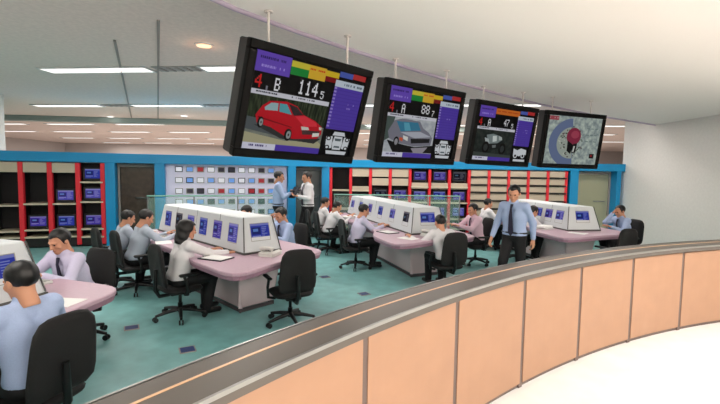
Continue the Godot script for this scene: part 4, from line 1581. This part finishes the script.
	railing(1, 0.15, 3.5, 0.2, "glass guard rail before the long red rack")


func railing(run: int, t0: float, t1: float, z: float, label: String) -> void:
	var t := thing("glass_railing", label, "railing")
	t.transform = wall_xf(run, (t0 + t1) / 2, 0.0, z)
	var w := t1 - t0
	var n := int(round(w / 0.95))
	part("handrail", bx(Vector3(w, 0.035, 0.05), 0.01), mats.glass_edge, t, Transform3D(Basis.IDENTITY, Vector3(0, 1.2, 0)))
	for i in n + 1:
		part("post", bx(Vector3(0.03, 1.18, 0.03), 0.004), mats.metal, t, Transform3D(Basis.IDENTITY, Vector3(-w / 2 + 0.02 + (w - 0.04) * i / n, 0.59, 0)))
	for i in n:
		part("pane", bx(Vector3(w / n - 0.06, 1.02, 0.012), 0.0), mats.glass, t, Transform3D(Basis.IDENTITY, Vector3(-w / 2 + w * (i + 0.5) / n, 0.65, 0)))


func door(called: String, run: int, t0: float, t1: float, m: Material, label: String) -> void:
	var w := t1 - t0
	var x := wall_xf(run, (t0 + t1) / 2, 0.0, -0.3)
	var d := struct(called, bx(Vector3(w - 0.1, 1.82, 0.05), 0.006), m, label, x.translated_local(Vector3(0, 0.92, 0)))
	part("door_frame", frame_bars(w - 0.08, 1.84, 0.04, -0.04, 0.05, 0.004), mats.track, d)
	var b := MB.new()
	var s := w * 0.5 - 0.16
	b.tube([Vector3(s, 0.18, 0.03), Vector3(s, 0.18, 0.075), Vector3(s - 0.28, 0.18, 0.075), Vector3(s - 0.28, 0.18, 0.03)], [0.014, 0.014, 0.014, 0.014], 8)
	part("door_handle", b.mesh(), mats.metal, d)
	part("door_rail", bx(Vector3(w - 0.1, 0.12, 0.07), 0.004), mats.track, d, Transform3D(Basis.IDENTITY, Vector3(0, -0.84, 0)))


# ---------------------------------------------------------------- people and their chairs
func seated(i: int, u: float, v: float, side: String, chair_label: String, label: String, o: Dictionary, twist := 0.0) -> void:
	var yaw := con_yaw(i, twist)
	if side == "L":
		yaw -= PI / 2
	elif side == "R":
		yaw += PI / 2
	var p := con_point(i, u, v)
	place_chair(p, yaw + o.get("chair_turn", 0.0), chair_label)
	if label:
		person(label, p, yaw, o)


func make_people() -> void:
	# empty chair by the first full console
	seated(1, 0.0, 0.6, "E", "empty black swivel chair at the mauve desk end, its back to the counter", "", {}, -0.3)
	# console with the woman in white
	seated(1, -0.88, -0.44, "L", "black swivel chair under the woman in the white blouse", "woman with dark shoulder-length hair in a white blouse, one arm stretched over the mauve desk", {"hair": "long", "shirt": mats.shirt_white, "lean": 0.22, "hands": [Vector3(0.22, 0.79, -0.55), Vector3(-0.1, 0.79, -0.45)], "nod": 0.2, "scale": 0.98})
	seated(1, -0.9, -1.95, "L", "black swivel chair under the man in pale blue behind the woman in white", "man in a pale blue shirt reading papers, seated behind the woman in white", {"shirt": mats.shirt_grey, "lean": 0.3, "hands": [Vector3(0.16, 0.82, -0.5), Vector3(-0.1, 0.82, -0.48)], "nod": 0.45})
	seated(1, -1.02, -2.45, "L", "black swivel chair half hidden behind the man in pale blue, nearest the bronze door", "person in a pale grey shirt half hidden behind the man reading papers", {"shirt": mats.shirt_grey, "lean": 0.35, "nod": 0.4, "scale": 0.97})
	seated(1, 1.14, -1.1, "R", "black swivel chair under the man in blue with a hand at his chin", "man in light blue with a dark tie, hand at his chin, behind the housing", {"shirt": mats.shirt_blue, "tie": mats.tie_dark, "lean": 0.25, "hands": [Vector3(0.04, 1.02, -0.3), Vector3(-0.15, 0.79, -0.42)], "nod": 0.4})
	seated(1, 1.06, -1.95, "R", "black swivel chair hidden behind the housing, below the display wall", "person of whom only dark hair shows above the housing before the display wall", {"shirt": mats.shirt_white, "lean": 0.35, "nod": 0.4})
	# middle console
	seated(2, -0.98, -1.03, "L", "black swivel chair under the man in lilac at the middle console", "man in a lilac white shirt writing at the middle console, back to the empty aisle", {"shirt": mats.shirt_lilac, "lean": 0.3, "hands": [Vector3(0.12, 0.8, -0.5), Vector3(-0.12, 0.8, -0.48)], "nod": 0.35})
	seated(2, -1.12, -2.6, "L", "black swivel chair behind the man in lilac, second along the middle console", "person in a white shirt bent over papers, behind the man in lilac", {"shirt": mats.shirt_white, "lean": 0.42, "hands": [Vector3(0.14, 0.85, -0.5), Vector3(-0.1, 0.82, -0.46)], "nod": 0.4, "scale": 0.97})
	seated(2, -1.2, -3.15, "L", "black swivel chair third along the middle console, nearest the racks", "person in white seated third along the middle console, nearest the racks", {"shirt": mats.shirt_white, "lean": 0.3, "nod": 0.3})
	seated(2, 1.45, -0.78, "R", "black swivel chair under the man in the pink shirt", "man in a pink shirt and dark tie facing the middle console", {"shirt": mats.shirt_pink, "tie": mats.tie_dark, "lean": 0.2, "hands": [Vector3(0.14, 0.8, -0.46), Vector3(-0.12, 0.8, -0.46)], "nod": 0.2})
	seated(2, -0.08, 0.72, "E", "black swivel chair seen from behind at the end of the middle console", "person in white seen from behind, reaching over the end of the middle console", {"shirt": mats.shirt_white, "lean": 0.42, "hands": [Vector3(0.2, 0.8, -0.5), Vector3(-0.42, 0.8, -0.4)], "nod": 0.3, "scale": 0.97})
	# last console
	seated(3, -0.74, -0.95, "L", "black swivel chair at the last console, behind the walking man", "person in a white shirt bent low over papers at the last console", {"shirt": mats.shirt_white, "lean": 0.52, "hands": [Vector3(0.16, 0.8, -0.55), Vector3(-0.1, 0.8, -0.5)], "nod": 0.5})
	seated(3, -0.9, -2.35, "L", "black swivel chair further along the last console, before the cream rack panels", "person in white further along the last console, partly behind the walking man", {"shirt": mats.shirt_white, "lean": 0.2, "nod": 0.2})
	seated(3, 0.05, 0.7, "E", "black swivel chair at the end of the last console, next to the counter", "", {}, 0.15)
	seated(3, 1.2, -0.42, "R", "black swivel chair at the last console, nearest the plain white wall", "man in a blue shirt resting his head on his hand, before the pale glass door", {"shirt": mats.shirt_blue, "tie": mats.tie_dark, "lean": 0.22, "hands": [Vector3(0.03, 1.06, -0.24), Vector3(-0.16, 0.8, -0.42)], "nod": 0.35})
	# nearest console, cut by the picture's edge
	seated(0, -0.36, 0.78, "E", "black swivel chair closest of all, under the man in sky blue", "man in a sky blue shirt seen from behind at the closest console", {"shirt": mats.shirt_blue, "lean": 0.16, "hands": [Vector3(0.3, 0.8, -0.4), Vector3(-0.15, 0.8, -0.46)], "nod": 0.3})
	seated(0, 1.1, -0.62, "R", "black swivel chair across the closest console, under the man in a loose white shirt", "man in a loose white shirt and tie leaning over the closest console", {"shirt": mats.shirt_lilac, "tie": mats.tie_dark, "lean": 0.36, "hands": [Vector3(0.18, 0.8, -0.5), Vector3(-0.12, 0.8, -0.46)], "nod": 0.4})
	# standing
	var walk := {"pose": "stand", "shirt": mats.shirt_blue, "tie": mats.tie_dark, "lean": 0.1, "hands": [Vector3(0.3, 0.84, -0.16), Vector3(-0.27, 0.8, 0.1)], "pole": Vector3(0.5, -0.2, 0.9), "feet": [Vector3(0.1, 0.1, -0.24), Vector3(-0.1, 0.14, 0.28)], "nod": 0.3, "look": 0.25, "scale": 0.975}
	person("man in a light blue shirt and dark tie walking behind the counter", Vector3(2.36, 0, -6.5), 2.35, walk)
	person("standing man in a light blue shirt holding a dark folder, facing his colleague", Vector3(-1.98, 0, -10.35), -PI / 2 + 0.1, {"pose": "stand", "shirt": mats.shirt_blue, "lean": 0.03, "hands": [Vector3(0.13, 1.22, -0.34), Vector3(-0.13, 1.2, -0.34)], "nod": 0.2, "scale": 1.06, "palm": Vector3(0, -1, 0.3)})
	person("standing man in a white shirt with dark trousers, before the grey green door", Vector3(-1.26, 0, -10.35), PI / 2 + 0.5, {"pose": "stand", "shirt": mats.shirt_white, "tie": mats.tie_dark, "lean": 0.03, "hands": [Vector3(0.12, 1.18, -0.26), Vector3(-0.14, 1.14, -0.28)], "nod": 0.2, "scale": 1.06, "palm": Vector3(0, -1, 0.3)})


func make_small_things() -> void:
	# folders held by the standing men
	one("folder", bx(Vector3(0.24, 0.03, 0.32), 0.006), mats.folder, "dark blue folder held out by the standing man in light blue", "folder", Transform3D(Basis(Vector3(0, 0, 1), 0.1), Vector3(-1.54, 1.335, -10.31)))
	one("clipboard", bx(Vector3(0.24, 0.3, 0.025), 0.006), mats.folder, "dark clipboard held against the chest of the standing man in white", "clipboard", Transform3D(Basis(Vector3.UP, -0.9) * Basis(Vector3.RIGHT, -0.5), Vector3(-1.56, 1.29, -10.17)))
	# desk telephones and keyboards
	var spots := [
		[1, -0.02, 0.2, 0.5, "white desk telephone on the mauve desk end, beside the empty chair"],
		[2, -0.1, 0.22, 0.3, "white desk telephone at the end of the middle console"]]
	for s in spots:
		var t := thing("desk_telephone", s[4], "telephone", con_point(s[0], s[1], s[2], 0.755), con_yaw(s[0], s[3]), "white desk telephones")
		var b := MB.new()
		var o := rounded([Vector2(-0.13, -0.1), Vector2(-0.13, 0.1), Vector2(0.13, 0.1), Vector2(0.13, -0.1)], [0.02, 0.02, 0.02, 0.02], 2)
		b.loft([ring_at(o, 0.0), ring_at(o, 0.04), ring_at(o, 0.06, 0.03)])
		part("body", b.mesh(), mats.keys, t)
		b = MB.new()
		b.tube([Vector3(-0.09, 0.085, -0.08), Vector3(-0.09, 0.1, -0.05), Vector3(-0.09, 0.1, 0.05), Vector3(-0.09, 0.085, 0.08)], [0.03, 0.022, 0.022, 0.03], 10)
		part("handset", b.mesh(), mats.keys, t)
		for r in 4:
			for c in 3:
				part("key", bx(Vector3(0.022, 0.012, 0.018), 0.003), mats.key_dark, t, Transform3D(Basis.IDENTITY, Vector3(-0.01 + c * 0.034, 0.062, -0.05 + r * 0.032)))
	var keyboards := [[1, -0.5, -0.7, "L", "keyboard on the mauve desk before the woman in white"], [1, -0.5, -2.1, "L", "keyboard on the mauve desk before the man in pale blue"], [2, -0.58, -1.15, "L", "keyboard on the middle console before the man in lilac"], [2, 0.56, -0.95, "R", "keyboard on the middle console before the man in pink"], [3, -0.58, -1.6, "L", "keyboard on the last console"], [0, 0.52, -0.5, "R", "keyboard on the closest console"]]
	for k in keyboards:
		var t := thing("keyboard", k[4], "keyboard", con_point(k[0], k[1], k[2], 0.755), con_yaw(k[0], -PI / 2 if k[3] == "L" else PI / 2), "operator keyboards")
		var b := MB.new()
		b.box(Vector3(0, 0.012, 0), Vector3(0.42, 0.024, 0.15), 0.005)
		part("case", b.mesh(), mats.keys, t)
		for r in 4:
			part("key_row", bx(Vector3(0.39, 0.008, 0.024), 0.002), mats.bezel, t, Transform3D(Basis.IDENTITY, Vector3(0, 0.027, -0.05 + r * 0.033)))
	# clipboards and papers
	var papers := [
		[1, -0.62, -0.02, 0.4, "clip", "dark clipboard with papers beside the hand of the woman in white"],
		[1, -0.62, -2.45, 0.2, "stack", "loose stack of papers before the man in pale blue"],
		[1, -0.66, -1.55, -0.3, "sheet", "paper sheet on the desk between the woman in white and the man in pale blue"],
		[2, -0.62, -0.35, 0.3, "clip", "dark clipboard with papers before the man in lilac"],
		[2, -0.62, -2.6, 0.1, "stack", "stack of papers before the person bent behind the man in lilac"],
		[2, -0.55, 0.35, 0.5, "sheet", "paper sheet at the end of the middle console"],
		[3, -0.62, -0.35, 0.3, "stack", "heap of white papers on the last console"],
		[3, -0.35, 0.3, 0.6, "sheet", "paper sheet at the end of the last console"],
		[0, 0.2, 0.3, 0.2, "sheet", "paper sheet on the closest console"]]
	for s in papers:
		var at := con_point(s[0], s[1], s[2], 0.755)
		var yaw := con_yaw(s[0], s[3])
		if s[4] == "clip":
			var t := thing("clipboard", s[5], "clipboard", at, yaw, "clipboards on the desks")
			part("board", bx(Vector3(0.25, 0.012, 0.34), 0.003, Vector3(0, 0.006, 0)), mats.folder, t)
			part("paper", bx(Vector3(0.21, 0.006, 0.29), 0.001, Vector3(0, 0.015, 0.015)), mats.paper, t)
			part("clip", bx(Vector3(0.1, 0.014, 0.03), 0.003, Vector3(0, 0.02, -0.15)), mats.metal, t)
		elif s[4] == "stack":
			var t := thing("paper_stack", s[5], "papers", at, yaw, "papers on the desks")
			for k in 5:
				part("paper", bx(Vector3(0.3, 0.012, 0.22), 0.001), mats.paper, t, Transform3D(Basis(Vector3.UP, sin(k * 2.3) * 0.35), Vector3(sin(k * 1.7) * 0.04, 0.006 + k * 0.012, cos(k * 2.1) * 0.03)))
		else:
			one("paper_sheet", bx(Vector3(0.21, 0.003, 0.297), 0.0), mats.paper, s[5], "paper", Transform3D(Basis(Vector3.UP, yaw), at + Vector3(0, 0.002, 0)), "papers on the desks")
	# floor boxes
	var boxes := [[Vector3(-1.7, 0, -4.18), "blue square floor outlet nearest the counter"], [Vector3(-0.58, 0, -7.24), "blue square floor outlet beyond the empty chair"], [Vector3(0.08, 0, -6.25), "blue square floor outlet between the empty chair and the middle console"], [Vector3(-2.56, 0, -4.75), "blue square floor outlet before the woman in white's chair"]]
	for q in boxes:
		var t := thing("floor_outlet", q[1], "floor outlet", q[0], 0.5, "blue floor outlets")
		part("lid", bx(Vector3(0.13, 0.008, 0.13), 0.002, Vector3(0, 0.004, 0)), mats.floor_box, t)
		part("rim", frame_bars(0.13, 0.13, 0.012, -0.004, 0.004, 0.001), mats.track, t, Transform3D(Basis(Vector3.RIGHT, -PI / 2), Vector3(0, 0.004, 0)))
